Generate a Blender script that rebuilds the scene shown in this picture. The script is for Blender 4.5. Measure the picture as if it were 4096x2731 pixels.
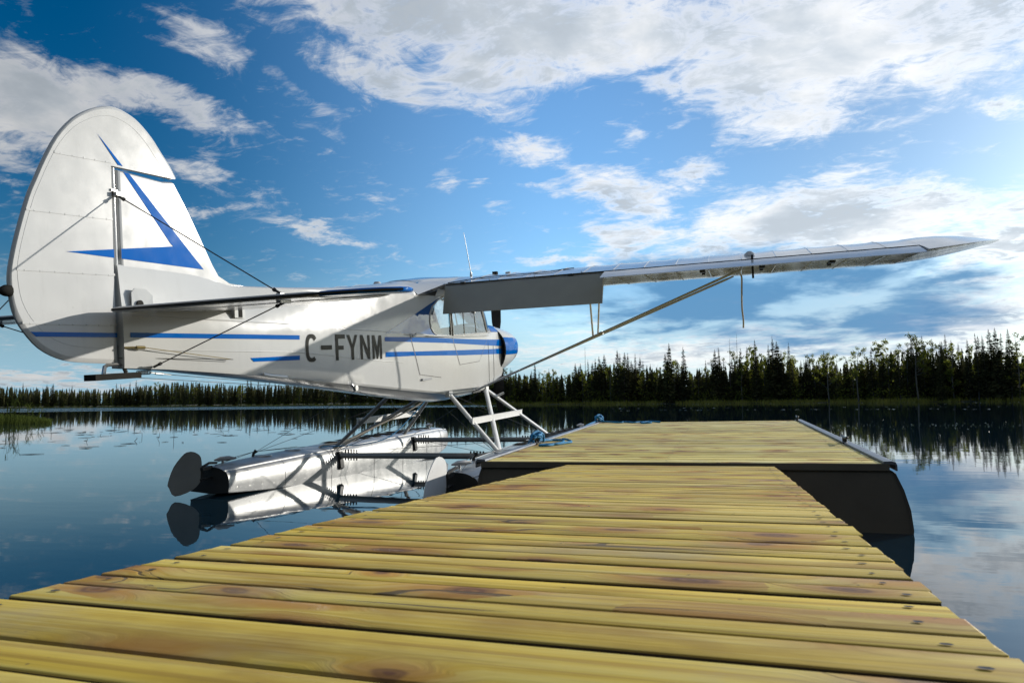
import bpy, bmesh, math, random
from mathutils import Vector, Matrix
from mathutils.geometry import delaunay_2d_cdt

for o in list(bpy.data.objects):
    bpy.data.objects.remove(o, do_unlink=True)
SC = bpy.context.scene
COL = SC.collection
rad = math.radians
random.seed(7)

# ------------------------------------------------------------------ camera
EYE = Vector((0, 0, 0.82))
YAW, PITCH, ROLL = rad(17.2), rad(5.1), rad(0.54)
fwd = Vector((-math.sin(YAW) * math.cos(PITCH), math.cos(YAW) * math.cos(PITCH), math.sin(PITCH)))
rgt = Vector((math.cos(YAW), math.sin(YAW), 0))
upv = rgt.cross(fwd)
r2 = math.cos(ROLL) * rgt - math.sin(ROLL) * upv
u2 = math.sin(ROLL) * rgt + math.cos(ROLL) * upv
cam_data = bpy.data.cameras.new('camera')
cam = bpy.data.objects.new('camera', cam_data)
COL.objects.link(cam)
m = Matrix((r2, u2, -fwd)).transposed().to_4x4()
m.translation = EYE
cam.matrix_world = m
cam_data.sensor_fit = 'HORIZONTAL'
cam_data.sensor_width = 36
cam_data.lens = 24
cam_data.clip_start = 0.02
cam_data.clip_end = 9000
cam_data.dof.use_dof = True
cam_data.dof.focus_distance = 6.0
cam_data.dof.aperture_fstop = 11
SC.camera = cam

# ------------------------------------------------------------------ exposure
SC.view_settings.view_transform = 'Standard'
SC.view_settings.look = 'None'
SC.view_settings.exposure = 0.4
SC.view_settings.gamma = 1.0
SC.view_settings.use_curve_mapping = False

# ------------------------------------------------------------------ sun
SUN_AZ, SUN_EL = rad(41.5), rad(16.5)          # azimuth from +Y towards +X
SUN_DIR = Vector((math.sin(SUN_AZ) * math.cos(SUN_EL), math.cos(SUN_AZ) * math.cos(SUN_EL), math.sin(SUN_EL)))
sun_data = bpy.data.lights.new('sun', 'SUN')
sun_data.energy = 3.5
sun_data.angle = rad(0.55)
sun_data.color = (1.0, 0.945, 0.86)
sun = bpy.data.objects.new('sun', sun_data)
COL.objects.link(sun)
sun.rotation_euler = SUN_DIR.to_track_quat('Z', 'Y').to_euler()
sun.location = (30, 30, 30)

# ------------------------------------------------------------------ sky with clouds
class NT:
    """small helper to write node trees"""
    def __init__(s, tree):
        s.t = tree
        s.n = tree.nodes
        s.l = tree.links
    def new(s, kind, **kw):
        nd = s.n.new(kind)
        for k, v in kw.items():
            setattr(nd, k, v)
        return nd
    def put(s, sock, v):
        if v is None:
            return
        if hasattr(v, 'is_output'):
            s.l.new(v, sock)
        else:
            sock.default_value = v
    def math(s, op, a, b=None, c=None, clamp=False):
        nd = s.new('ShaderNodeMath', operation=op, use_clamp=clamp)
        for i, v in enumerate((a, b, c)):
            if v is not None:
                s.put(nd.inputs[i], v)
        return nd.outputs[0]
    def vmath(s, op, a, b=None, scale=None):
        nd = s.new('ShaderNodeVectorMath', operation=op)
        s.put(nd.inputs[0], a)
        if b is not None:
            s.put(nd.inputs[1], b)
        if scale is not None:
            s.put(nd.inputs[3], scale)
        return nd.outputs[1] if op in ('LENGTH', 'DISTANCE', 'DOT_PRODUCT') else nd.outputs[0]
    def mapr(s, v, a, b, c=0.0, d=1.0, smooth=True):
        nd = s.new('ShaderNodeMapRange', interpolation_type='SMOOTHSTEP' if smooth else 'LINEAR')
        for i, x in enumerate((v, a, b, c, d)):
            s.put(nd.inputs[i], x)
        return nd.outputs[0]
    def noise(s, vec, scale, detail=4, rough=0.5, dist=0.0, lac=2.0):
        nd = s.new('ShaderNodeTexNoise')
        if vec is not None:
            s.l.new(vec, nd.inputs['Vector'])
        for k, v in (('Scale', scale), ('Detail', detail), ('Roughness', rough), ('Distortion', dist), ('Lacunarity', lac)):
            nd.inputs[k].default_value = v
        return nd
    def mix(s, f, a, b, mode='MIX'):
        nd = s.new('ShaderNodeMix', data_type='RGBA', blend_type=mode)
        s.put(nd.inputs[0], f)
        s.put(nd.inputs[6], a)
        s.put(nd.inputs[7], b)
        return nd.outputs[2]
    def xyz(s, v):
        nd = s.new('ShaderNodeSeparateXYZ')
        s.l.new(v, nd.inputs[0])
        return nd.outputs
    def comb(s, x, y, z):
        nd = s.new('ShaderNodeCombineXYZ')
        for i, v in enumerate((x, y, z)):
            s.put(nd.inputs[i], v)
        return nd.outputs[0]

# cloud banks: azimuth, elevation, half width, half height, tilt (degrees), weight
BLOBS = [(-53.51, 20.51, 6.5, 2.69, -6.1, 1.0), (-46.27, 21.86, 7.29, 1.26, -3.1, 0.9), (-54.12, 17.86, 3.81, 1.4, 5.5, 0.8), (-19.08, 30.49, 20.8, 3.47, -5.7, 1.0), (-28.84, 26.73, 8.3, 1.46, -16.7, 0.75), (-12.27, 26.99, 9.59, 1.55, -1.1, 0.8), (-3.0, 29.0, 11.0, 3.2, -4.0, 1.0), (20.0, 28.0, 9.0, 3.6, 8.0, 1.0), (2.5, 24.2, 7.0, 2.2, -4.0, 0.85), (-20.0, 27.0, 6.0, 2.4, -12.0, 0.8), (10.24, 25.39, 13.4, 4.05, -3.1, 1.05), (6.33, 22.24, 6.33, 1.7, -2.6, 0.9), (-0.63, 24.47, 1.84, 1.04, 11.1, 0.75), (-16.14, 21.07, 3.19, 1.01, 4.0, 0.7), (-6.83, 21.25, 1.98, 0.74, 4.8, 0.62), (-4.11, 21.13, 1.04, 0.68, 13.6, 0.55), (-9.11, 17.76, 5.44, 1.16, -7.4, 0.8), (-2.97, 18.2, 3.44, 0.81, 6.2, 0.75), (-6.6, 16.24, 2.51, 1.2, -3.7, 0.7), (8.08, 13.25, 13.77, 2.43, -1.7, 1.05), (-7.04, 13.29, 3.91, 2.1, -3.3, 0.9), (-12.55, 11.54, 4.38, 0.5, 1.1, 0.6), (-3.76, 3.91, 15.2, 1.49, 0.0, 0.85), (16.1, 5.17, 6.48, 1.83, 12.2, 1.0), (-32.93, 13.31, 4.02, 0.45, -6.4, 0.62), (-22.53, 18.32, 1.3, 0.62, 10.2, 0.5), (-19.74, 16.44, 1.49, 0.91, 9.4, 0.52), (-20.47, 18.69, 0.75, 0.48, 0.4, 0.5), (-41.82, 14.9, 3.0, 0.45, 2.4, 0.55), (-42.84, 17.97, 1.91, 0.98, 17.1, 0.55), (-51.41, 1.63, 7.01, 0.66, -2.0, 0.9), (20.5, 11.0, 6.0, 2.4, 6.0, 1.0), (19.74, 19.35, 1.66, 0.39, -5.1, 0.7), (-42.22, 27.13, 3.94, 1.18, -17.4, 0.6), (-36.59, 25.33, 4.84, 0.8, -27.3, 0.5)]
DARKS = [(3.6, 7.6, 14.5, 3.1, -6.0, 1.0), (-5.39, 8.25, 10.0, 2.4, -2.9, 0.9), (12.0, 8.2, 7.0, 1.5, -6.3, 0.8)]
SKY_STRENGTH = 0.1
world = bpy.data.worlds.new('World')
SC.world = world
world.use_nodes = True
W = NT(world.node_tree)
W.n.clear()
out = W.new('ShaderNodeOutputWorld')
bg = W.new('ShaderNodeBackground')
bg.inputs[1].default_value = SKY_STRENGTH
W.l.new(bg.outputs[0], out.inputs[0])
sky = W.new('ShaderNodeTexSky', sky_type='NISHITA')
sky.sun_disc = False
sky.sun_elevation = SUN_EL
sky.sun_rotation = SUN_AZ
sky.altitude = 300
sky.air_density = 1.0
sky.dust_density = 0.9
sky.ozone_density = 3.0
hsv = W.new('ShaderNodeHueSaturation')
W.l.new(sky.outputs[0], hsv.inputs['Color'])
tc = W.new('ShaderNodeTexCoord')
D = tc.outputs['Generated']
dx, dy, dz = W.xyz(D)
az = W.math('MULTIPLY', W.math('ARCTAN2', dx, dy), 180 / math.pi)
el = W.math('MULTIPLY', W.math('ARCSINE', dz), 180 / math.pi)
W.put(hsv.inputs['Saturation'], W.math('MULTIPLY', W.mapr(el, 0.0, 12.0, 0.7, 1.14), W.mapr(W.vmath('DOT_PRODUCT', D, tuple(SUN_DIR)), 0.05, 0.5, 1.25, 1.0)))
# cloud layer seen in perspective
inv = W.math('DIVIDE', 1.0, W.math('ADD', W.math('MAXIMUM', dz, 0.0), 0.13))
cp = W.comb(W.math('MULTIPLY', dx, inv), W.math('MULTIPLY', dy, inv), 0.0)
warp = W.noise(cp, 2.4, 6, 0.6)
wv = W.vmath('SUBTRACT', warp.outputs[1], (0.5, 0.5, 0.5))
ae = W.comb(az, el, 0.0)
ae = W.vmath('ADD', ae, W.vmath('MULTIPLY', wv, (11.0, 6.0, 0.0)))
def banks(lst):
    acc = None
    for a, e, rx, ry, rot, w in lst:
        mp = W.new('ShaderNodeMapping', vector_type='TEXTURE')
        mp.inputs['Location'].default_value = (a, e, 0)
        mp.inputs['Rotation'].default_value = (0, 0, rad(rot))
        mp.inputs['Scale'].default_value = (rx * 1.5, ry * 1.75, 1)
        W.l.new(ae, mp.inputs['Vector'])
        v = W.mapr(W.vmath('LENGTH', mp.outputs[0]), 1.15, 0.0, 0.0, w)
        acc = v if acc is None else W.math('SMOOTH_MAX', acc, v, 0.15)
    return acc
mask = banks(BLOBS)
# the same broken cover carries on over the rest of the sky
rest = W.noise(cp, 0.75, 3, 0.5).outputs[0]
turn = W.math('ABSOLUTE', W.math('ADD', az, 17.2))
outside = W.math('MAXIMUM', W.mapr(turn, 40, 52), W.mapr(el, 33, 40))
restm = W.math('MULTIPLY', W.mapr(rest, 0.42, 0.62), W.math('MULTIPLY', outside, W.mapr(el, 0.5, 6)))
mask = W.math('MAXIMUM', mask, restm)
fb = W.noise(cp, 4.2, 11, 0.64, 0.9)
fb2 = W.noise(W.vmath('MULTIPLY', cp, (0.75, 1.25, 1.0)), 13.0, 10, 0.68, 1.2)
n = W.math('ADD', W.math('MULTIPLY', fb.outputs[0], 0.62), W.math('MULTIPLY', fb2.outputs[0], 0.38))
dens = W.math('ADD', W.math('MULTIPLY', mask, 1.0), W.math('MULTIPLY', W.math('SUBTRACT', n, 0.5), 3.0))
dens = W.math('MULTIPLY', W.mapr(dens, 0.16, 1.0), W.mapr(el, -0.6, 0.4))
dark = banks(DARKS)
fb3 = W.noise(cp, 1.5, 7, 0.55, 0.3)
streak = W.mapr(W.math('ADD', W.math('MULTIPLY', W.math('SUBTRACT', fb3.outputs[0], 0.5), 2.6), 0.5), 0.25, 0.85)
darkd = W.math('MULTIPLY', W.mapr(dark, 0.12, 0.6), W.mapr(streak, 0.0, 1.0, 1.0, 0.38))
# brightness of cloud: whiter towards the sun, greyer where thick
sdot = W.vmath('DOT_PRODUCT', D, tuple(SUN_DIR))
glow = W.mapr(sdot, 0.0, 0.95, 0.68, 1.22, smooth=False)
thick = W.noise(cp, 2.2, 6, 0.55, 0.2)
shade = W.mapr(W.math('MULTIPLY', dens, thick.outputs[0]), 0.30, 0.60, 1.0, 0.60)
cb = W.math('MULTIPLY', W.math('MULTIPLY', glow, shade), 0.74 / SKY_STRENGTH)
ccol = W.new('ShaderNodeVectorMath', operation='SCALE')
W.l.new(W.comb(W.mapr(shade, 0.6, 1.0, 0.86, 0.99), W.mapr(shade, 0.6, 1.0, 0.95, 0.99), W.mapr(shade, 0.6, 1.0, 1.04, 0.985)), ccol.inputs[0])
W.l.new(cb, ccol.inputs[3])
# pale band of air above the horizon
hz = 1.0 / SKY_STRENGTH
haze_c = W.mix(W.mapr(sdot, 0.45, 0.9), (0.25 * hz, 0.44 * hz, 0.58 * hz, 1), (0.58 * hz, 0.65 * hz, 0.70 * hz, 1))
lift = W.math('MULTIPLY', W.mapr(sdot, 0.05, 0.62, 0.64, 1.52), W.mapr(sdot, 0.58, 0.90, 1.0, 0.66))
skyc = W.new('ShaderNodeVectorMath', operation='MULTIPLY')
W.l.new(hsv.outputs[0], skyc.inputs[0])
W.l.new(W.comb(W.math('MULTIPLY', lift, 0.92), W.math('MULTIPLY', lift, 1.03), W.math('MULTIPLY', lift, 1.04)), skyc.inputs[1])
base_c = W.mix(W.mapr(el, 0.0, 11.0, 0.85, 0.0), skyc.outputs[0], haze_c)
col = W.mix(W.math('MULTIPLY', dens, 0.94), base_c, ccol.outputs[0])
dk = 1.0 / SKY_STRENGTH
col = W.mix(W.math('MULTIPLY', darkd, 0.92), col, (0.07 * dk, 0.21 * dk, 0.40 * dk, 1))
W.l.new(col, bg.inputs[0])
world.cycles.sampling_method = 'MANUAL'
world.cycles.sample_map_resolution = 512

# ------------------------------------------------------------------ helpers
def tag(o, label=None, cat=None, group=None, kind=None):
    if label: o['label'] = label
    if cat: o['category'] = cat
    if group: o['group'] = group
    if kind: o['kind'] = kind
    return o

def empty(name, loc=(0, 0, 0), rot=None, parent=None):
    e = bpy.data.objects.new(name, None)
    COL.objects.link(e)
    e.empty_display_size = 0.2
    if rot is not None:
        mm = rot.to_4x4()
        mm.translation = loc
        e.matrix_world = mm
    else:
        e.location = loc
    if parent:
        e.parent = parent
    return e

def link(name, me, parent=None):
    o = bpy.data.objects.new(name, me)
    COL.objects.link(o)
    if parent:
        o.parent = parent
    return o

class MB:
    """collects geometry for one mesh object"""
    def __init__(s):
        s.v, s.f, s.mi = [], [], []
    def add(s, vs, fs, mi=0):
        b = len(s.v)
        s.v += [tuple(v) for v in vs]
        s.f += [tuple(i + b for i in f) for f in fs]
        s.mi += [mi] * len(fs)
        return s
    def box(s, c, size, rot=None, mi=0):
        hx, hy, hz = (q / 2 for q in size)
        vs = [Vector((x, y, z)) for x in (-hx, hx) for y in (-hy, hy) for z in (-hz, hz)]
        if rot is not None:
            vs = [rot @ v for v in vs]
        c = Vector(c)
        return s.add([v + c for v in vs], [(0, 1, 3, 2), (4, 6, 7, 5), (0, 4, 5, 1), (2, 3, 7, 6), (0, 2, 6, 4), (1, 5, 7, 3)], mi)
    def tube(s, pts, r, seg=8, cap=True, flat=1.0, ref=None, mi=0):
        """round (or flattened) tube through pts; r a number or one per point"""
        pts = [Vector(p) for p in pts]
        n = len(pts)
        rs = r if isinstance(r, (list, tuple)) else [r] * n
        vs, fs = [], []
        u = None
        for i, p in enumerate(pts):
            t = (pts[min(i + 1, n - 1)] - pts[max(i - 1, 0)])
            t = t.normalized() if t.length > 1e-9 else Vector((0, 0, 1))
            if u is None:
                a = Vector(ref) if ref is not None else (Vector((0, 0, 1)) if abs(t.z) < 0.9 else Vector((1, 0, 0)))
                u = (a - t * a.dot(t)).normalized()
            else:
                u = (u - t * u.dot(t))
                u = u.normalized() if u.length > 1e-6 else t.orthogonal().normalized()
            w = t.cross(u)
            for k in range(seg):
                an = 2 * math.pi * k / seg
                vs.append(p + (u * math.cos(an) + w * math.sin(an) * flat) * rs[i])
        for i in range(n - 1):
            for k in range(seg):
                k2 = (k + 1) % seg
                fs.append((i * seg + k, i * seg + k2, (i + 1) * seg + k2, (i + 1) * seg + k))
        if cap:
            fs.append(tuple(range(seg))[::-1])
            fs.append(tuple((n - 1) * seg + k for k in range(seg)))
        return s.add(vs, fs, mi)
    def loft(s, rings, closed=True, cap=False, mi=0):
        k = len(rings[0])
        vs = [p for r in rings for p in r]
        fs = []
        for i in range(len(rings) - 1):
            for j in range(k if closed else k - 1):
                j2 = (j + 1) % k
                fs.append((i * k + j, i * k + j2, (i + 1) * k + j2, (i + 1) * k + j))
        if cap:
            fs.append(tuple(range(k))[::-1])
            fs.append(tuple((len(rings) - 1) * k + j for j in range(k)))
        return s.add(vs, fs, mi)
    def plate(s, loop, n, th, mi=0):
        """flat plate: loop of points extruded by th along n (both ways)"""
        n = Vector(n).normalized() * th / 2
        a = [Vector(p) + n for p in loop]
        b = [Vector(p) - n for p in loop]
        k = len(loop)
        fs = [tuple(range(k)), tuple(range(2 * k - 1, k - 1, -1))]
        fs += [(j, j + k, (j + 1) % k + k, (j + 1) % k) for j in range(k)]
        return s.add(a + b, fs, mi)
    def mesh(s, name, mats, smooth=None, fix=True):
        me = bpy.data.meshes.new(name)
        me.from_pydata(s.v, [], s.f)
        for mm in (mats if isinstance(mats, (list, tuple)) else [mats]):
            me.materials.append(mm)
        if any(s.mi):
            me.polygons.foreach_set('material_index', s.mi)
        if fix:
            bm = bmesh.new()
            bm.from_mesh(me)
            bmesh.ops.recalc_face_normals(bm, faces=bm.faces)
            bm.to_mesh(me)
            bm.free()
        if smooth is not None:
            me.polygons.foreach_set('use_smooth', [True] * len(me.polygons))
            if smooth < 179:
                me.set_sharp_from_angle(angle=rad(smooth))
        me.update()
        return me
    def build(s, name, mats, parent=None, smooth=None, fix=True):
        return link(name, s.mesh(name, mats, smooth, fix), parent)

def lerp_table(tab, x):
    if x <= tab[0][0]:
        return tab[0][1]
    for (a, va), (b, vb) in zip(tab, tab[1:]):
        if x <= b:
            return va + (vb - va) * (x - a) / (b - a)
    return tab[-1][1]

def spline(pts, n=8):
    """Catmull-Rom through pts"""
    P = [Vector(p) for p in pts]
    P = [P[0] * 2 - P[1]] + P + [P[-1] * 2 - P[-2]]
    o = []
    for i in range(1, len(P) - 2):
        for k in range(n):
            t = k / n
            a, b, c, d = P[i - 1], P[i], P[i + 1], P[i + 2]
            o.append(0.5 * ((2 * b) + (c - a) * t + (2 * a - 5 * b + 4 * c - d) * t * t + (3 * b - a - 3 * c + d) * t ** 3))
    o.append(P[-2])
    return o

def in_poly(x, y, poly):
    c = False
    j = len(poly) - 1
    for i in range(len(poly)):
        xi, yi = poly[i]
        xj, yj = poly[j]
        if (yi > y) != (yj > y) and x < (xj - xi) * (y - yi) / (yj - yi) + xi:
            c = not c
        j = i
    return c

# ------------------------------------------------------------------ materials
def material(name):
    mt = bpy.data.materials.new(name)
    mt.use_nodes = True
    t = NT(mt.node_tree)
    b = t.n['Principled BSDF']
    return mt, t, b

def plain(name, col, rough=0.5, metal=0.0, vary=0.06, scale=6.0, bump=0.0, bscale=40.0, coat=0.0, spec=None, rvary=0.08, streaks=0.0):
    """one colour with slight soiling, uneven gloss and fine relief"""
    mt, t, b = material(name)
    co = t.new('ShaderNodeTexCoord').outputs['Object']
    n1 = t.noise(co, scale, 5, 0.6)
    f = t.mapr(n1.outputs[0], 0.3, 0.7, 1 - vary, 1 + vary, smooth=False)
    cs = t.new('ShaderNodeVectorMath', operation='SCALE')
    cs.inputs[0].default_value = col[:3]
    t.l.new(f, cs.inputs[3])
    t.l.new(cs.outputs[0], b.inputs['Base Color'])
    n2 = t.noise(co, scale * 2.3, 4, 0.6)
    t.l.new(t.mapr(n2.outputs[0], 0.3, 0.7, max(0.02, rough - rvary), min(1, rough + rvary), smooth=False), b.inputs['Roughness'])
    b.inputs['Metallic'].default_value = metal
    if streaks:
        st_ = t.noise(t.vmath('MULTIPLY', co, (1.0, 5.0, 0.8)), 3.0, 5, 0.65)
        sk_ = t.noise(co, 55.0, 2, 0.5)
        f2 = t.math('MULTIPLY', f, t.mapr(st_.outputs[0], 0.52, 0.80, 1.0, 1 - streaks))
        f2 = t.math('MULTIPLY', f2, t.mapr(sk_.outputs[0], 0.74, 0.78, 1.0, 1 - 2.2 * streaks))
        t.l.new(f2, cs.inputs[3])
    if coat:
        b.inputs['Coat Weight'].default_value = coat
        b.inputs['Coat Roughness'].default_value = 0.06
    if spec is not None:
        b.inputs['Specular IOR Level'].default_value = spec
    if bump:
        bp = t.new('ShaderNodeBump')
        bp.inputs['Strength'].default_value = 1.0
        bp.inputs['Distance'].default_value = bump
        t.l.new(t.noise(co, bscale, 4, 0.55).outputs[0], bp.inputs['Height'])
        t.l.new(bp.outputs[0], b.inputs['Normal'])
    return mt

M_WHITE = plain('white_paint', (0.53, 0.535, 0.52), 0.16, vary=0.025, scale=2.2, spec=0.4, rvary=0.05, streaks=0.06)
M_FABRIC = plain('white_fabric', (0.50, 0.505, 0.495), 0.17, vary=0.03, scale=2.5, spec=0.25, rvary=0.04, streaks=0.08)
M_BLUE = plain('blue_paint', (0.0, 0.105, 0.41), 0.08, vary=0.06, scale=3.0, spec=0.10, rvary=0.03)
M_SILVER = plain('wing_white', (0.52, 0.53, 0.53), 0.13, vary=0.04, scale=2.0, spec=0.6, rvary=0.04)
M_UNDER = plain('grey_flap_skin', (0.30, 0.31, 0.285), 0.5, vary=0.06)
M_ALU = plain('float_aluminium', (0.385, 0.39, 0.385), 0.38, metal=0.5, vary=0.08, scale=3.0, bump=0.0008, bscale=2.5, streaks=0.18)
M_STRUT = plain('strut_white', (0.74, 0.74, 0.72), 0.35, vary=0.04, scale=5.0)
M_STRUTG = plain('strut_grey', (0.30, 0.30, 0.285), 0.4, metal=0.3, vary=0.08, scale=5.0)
M_LIFT = plain('lift_strut_silver', (0.37, 0.40, 0.45), 0.3, metal=0.0, vary=0.06, scale=5.0)
M_STEEL = plain('steel', (0.42, 0.42, 0.41), 0.35, metal=0.9, vary=0.1, scale=14.0)
M_DARK = plain('dark_metal', (0.035, 0.035, 0.033), 0.4, vary=0.15, scale=9.0, spec=0.2)
M_BLACK = plain('black_rubber', (0.034, 0.033, 0.030), 0.9, vary=0.15, scale=9.0, spec=0.0)
M_LETTER = plain('black_lettering', (0.035, 0.034, 0.030), 0.12, vary=0.12, scale=9.0, spec=0.08)
M_TRIM = plain('shaded_blue_gloss_trim', (0.004, 0.07, 0.24), 0.05, vary=0.06, scale=3.0, bump=0.0015, bscale=6.0, spec=0.9, rvary=0.02)  # the blue with its shade put into the colour, glossier for reflections
M_SEAM = plain('seam_shadow_gap', (0.05, 0.05, 0.05), 0.6)
M_SEAT = plain('grey_seat_cloth', (0.10, 0.105, 0.11), 0.85, vary=0.1, scale=12.0, bump=0.002, bscale=90)
M_LINER = plain('cabin_liner', (0.30, 0.31, 0.32), 0.8, vary=0.06)
M_ROPEW = plain('white_rope', (0.62, 0.56, 0.46), 0.9, vary=0.2, scale=60, bump=0.002, bscale=160)
M_CABLE = plain('wire_cable', (0.10, 0.10, 0.10), 0.4, metal=0.6)
M_BRASS = plain('brass_cable', (0.42, 0.33, 0.14), 0.4, metal=0.7)
M_RAIL = plain('dock_edge_rail', (0.15, 0.165, 0.20), 0.4, metal=0.4, vary=0.12, scale=5.0, bump=0.0015, bscale=25)
M_PONTOON = plain('pontoon_plastic', (0.12, 0.108, 0.088), 0.85, vary=0.15, scale=2.0, spec=0.15)
M_RED = plain('red_lens', (0.35, 0.02, 0.02), 0.2)

def glass_mat():
    mt, t, b = material('window_glass')
    b.inputs['Base Color'].default_value = (0.93, 0.97, 0.98, 1)
    b.inputs['Roughness'].default_value = 0.02
    b.inputs['IOR'].default_value = 1.45
    tr = t.new('ShaderNodeBsdfTransparent')
    tr.inputs[0].default_value = (0.86, 0.92, 0.94, 1)
    gl = t.new('ShaderNodeBsdfGlossy')
    gl.inputs['Roughness'].default_value = 0.03
    fr = t.new('ShaderNodeFresnel')
    fr.inputs[0].default_value = 1.6
    co = t.new('ShaderNodeTexCoord').outputs['Object']
    bp = t.new('ShaderNodeBump')
    bp.inputs['Distance'].default_value = 0.004
    t.l.new(t.noise(co, 4.0, 3, 0.5).outputs[0], bp.inputs['Height'])
    t.l.new(bp.outputs[0], gl.inputs['Normal'])
    t.l.new(bp.outputs[0], fr.inputs['Normal'])
    mx = t.new('ShaderNodeMixShader')
    t.l.new(t.math('ADD', t.math('MULTIPLY', fr.outputs[0], 1.2), 0.12, clamp=True), mx.inputs[0])
    t.l.new(tr.outputs[0], mx.inputs[1])
    t.l.new(gl.outputs[0], mx.inputs[2])
    t.l.new(mx.outputs[0], t.n['Material Output'].inputs[0])
    return mt
M_GLASS = glass_mat()

def rope_mat():
    mt, t, b = material('blue_braided_rope')
    co = t.new('ShaderNodeTexCoord').outputs['Object']
    wv = t.new('ShaderNodeTexWave', wave_type='BANDS', bands_direction='DIAGONAL')
    wv.inputs['Scale'].default_value = 38
    wv.inputs['Distortion'].default_value = 2.0
    t.l.new(co, wv.inputs['Vector'])
    c = t.mix(wv.outputs['Fac'], (0.0, 0.075, 0.21, 1), (0.03, 0.34, 0.68, 1))
    t.l.new(c, b.inputs['Base Color'])
    b.inputs['Roughness'].default_value = 0.75
    bp = t.new('ShaderNodeBump')
    bp.inputs['Distance'].default_value = 0.003
    t.l.new(wv.outputs['Fac'], bp.inputs['Height'])
    t.l.new(bp.outputs[0], b.inputs['Normal'])
    return mt
M_ROPE = rope_mat()

def wood_mat(name, warm):
    """pressure-treated deck boards; the board runs along its own X"""
    mt, t, b = material(name)
    co = t.new('ShaderNodeTexCoord').outputs['Object']
    oi = t.new('ShaderNodeObjectInfo')
    rnd = oi.outputs['Random']
    off = t.comb(t.math('MULTIPLY', rnd, 37.0), t.math('MULTIPLY', rnd, 11.0), t.math('MULTIPLY', rnd, 5.0))
    p = t.vmath('ADD', co, off)
    # knots: cells stretched along the board
    kp = t.vmath('MULTIPLY', p, (4.6, 9.0, 1.0))
    kw = t.noise(kp, 1.3, 3, 0.5)
    kpw = t.vmath('ADD', kp, t.vmath('MULTIPLY', kw.outputs[1], (0.35, 0.35, 0.0)))
    vo = t.new('ShaderNodeTexVoronoi', voronoi_dimensions='2D')
    vo.inputs['Scale'].default_value = 0.62
    t.l.new(kpw, vo.inputs['Vector'])
    dist = vo.outputs['Distance']
    cellr = t.xyz(vo.outputs['Color'])[0]
    has = t.mapr(cellr, 0.40, 0.41, 0.0, 1.0)
    size = t.math('ADD', 0.06, t.math('MULTIPLY', t.math('FRACT', t.math('MULTIPLY', cellr, 7.3)), 0.13))
    core = t.math('MULTIPLY', t.mapr(dist, size, t.math('MULTIPLY', size, 0.5), 0.0, 1.0), has)
    halo = t.math('MULTIPLY', t.mapr(dist, t.math('MULTIPLY', size, 3.4), size, 0.0, 1.0), has)
    ringw = t.math('SINE', t.math('MULTIPLY', dist, 110.0))
    # grain bends round the knots
    gy = t.math('ADD', t.math('MULTIPLY', halo, 0.05), 0.0)
    gp = t.vmath('ADD', p, t.comb(0.0, gy, 0.0))
    g1 = t.noise(t.vmath('MULTIPLY', gp, (0.9, 34.0, 6.0)), 1.0, 6, 0.6, 0.6)
    g2 = t.noise(t.vmath('MULTIPLY', gp, (3.0, 150.0, 30.0)), 1.0, 4, 0.6)
    blot = t.noise(t.vmath('MULTIPLY', p, (1.6, 5.0, 1.0)), 1.0, 5, 0.6)
    lo, mid, hi = ((0.40, 0.235, 0.022, 1), (0.72, 0.495, 0.055, 1), (0.80, 0.61, 0.125, 1)) if warm else ((0.54, 0.40, 0.07, 1), (0.82, 0.66, 0.17, 1), (0.88, 0.75, 0.26, 1))
    c = t.mix(t.mapr(g1.outputs[0], 0.38, 0.60), mid, hi)
    g3 = t.noise(t.vmath('MULTIPLY', gp, (0.6, 55.0, 8.0)), 1.0, 3, 0.5, 0.3)
    c = t.mix(t.mapr(g3.outputs[0], 0.55, 0.66, 0.0, 0.65), c, lo)
    c = t.mix(t.mapr(blot.outputs[0], 0.44, 0.68, 0.0, 0.95), c, lo)
    rus = t.noise(t.vmath('MULTIPLY', p, (0.7, 9.0, 1.0)), 1.7, 4, 0.6)
    c = t.mix(t.mapr(rus.outputs[0], 0.55, 0.72, 0.0, 0.6), c, (0.36, 0.19, 0.04, 1))
    c = t.mix(t.mapr(g2.outputs[0], 0.56, 0.78, 0.0, 0.6), c, lo)
    c = t.mix(t.math('MULTIPLY', halo, 0.75), c, (0.46, 0.19, 0.022, 1))
    c = t.mix(t.math('MULTIPLY', core, t.mapr(ringw, -1, 1, 0.70, 0.95)), c, (0.16, 0.055, 0.012, 1))
    # each board its own tone; boards that face the weather go green-grey
    tone = t.mapr(rnd, 0.0, 1.0, 0.70, 1.12, smooth=False)
    c = t.mix(1.0, c, t.comb(tone, tone, t.math('MULTIPLY', tone, t.mapr(t.math('FRACT', t.math('MULTIPLY', rnd, 9.7)), 0, 1, 0.82, 1.25))), 'MULTIPLY')
    # scuffed, greyed patches where people step
    sc_ = t.noise(t.vmath('MULTIPLY', p, (1.3, 2.6, 1.0)), 1.4, 6, 0.65)
    c = t.mix(t.mapr(sc_.outputs[0], 0.50, 0.72, 0.0, 0.45), c, (0.38, 0.33, 0.22, 1))
    # dark checks (drying cracks) along the grain and small dirt spots
    ck = t.noise(t.vmath('MULTIPLY', gp, (1.1, 60.0, 1.0)), 1.0, 2, 0.4)
    crack = t.mapr(ck.outputs[0], 0.69, 0.715, 0.0, 0.9)
    c = t.mix(crack, c, (0.10, 0.065, 0.025, 1))
    sp = t.noise(p, 42.0, 2, 0.5)
    spm = t.noise(p, 2.5, 2, 0.5)
    c = t.mix(t.math('MULTIPLY', t.mapr(sp.outputs[0], 0.70, 0.74, 0, 0.8), t.mapr(spm.outputs[0], 0.5, 0.62)), c, (0.09, 0.06, 0.035, 1))
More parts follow.
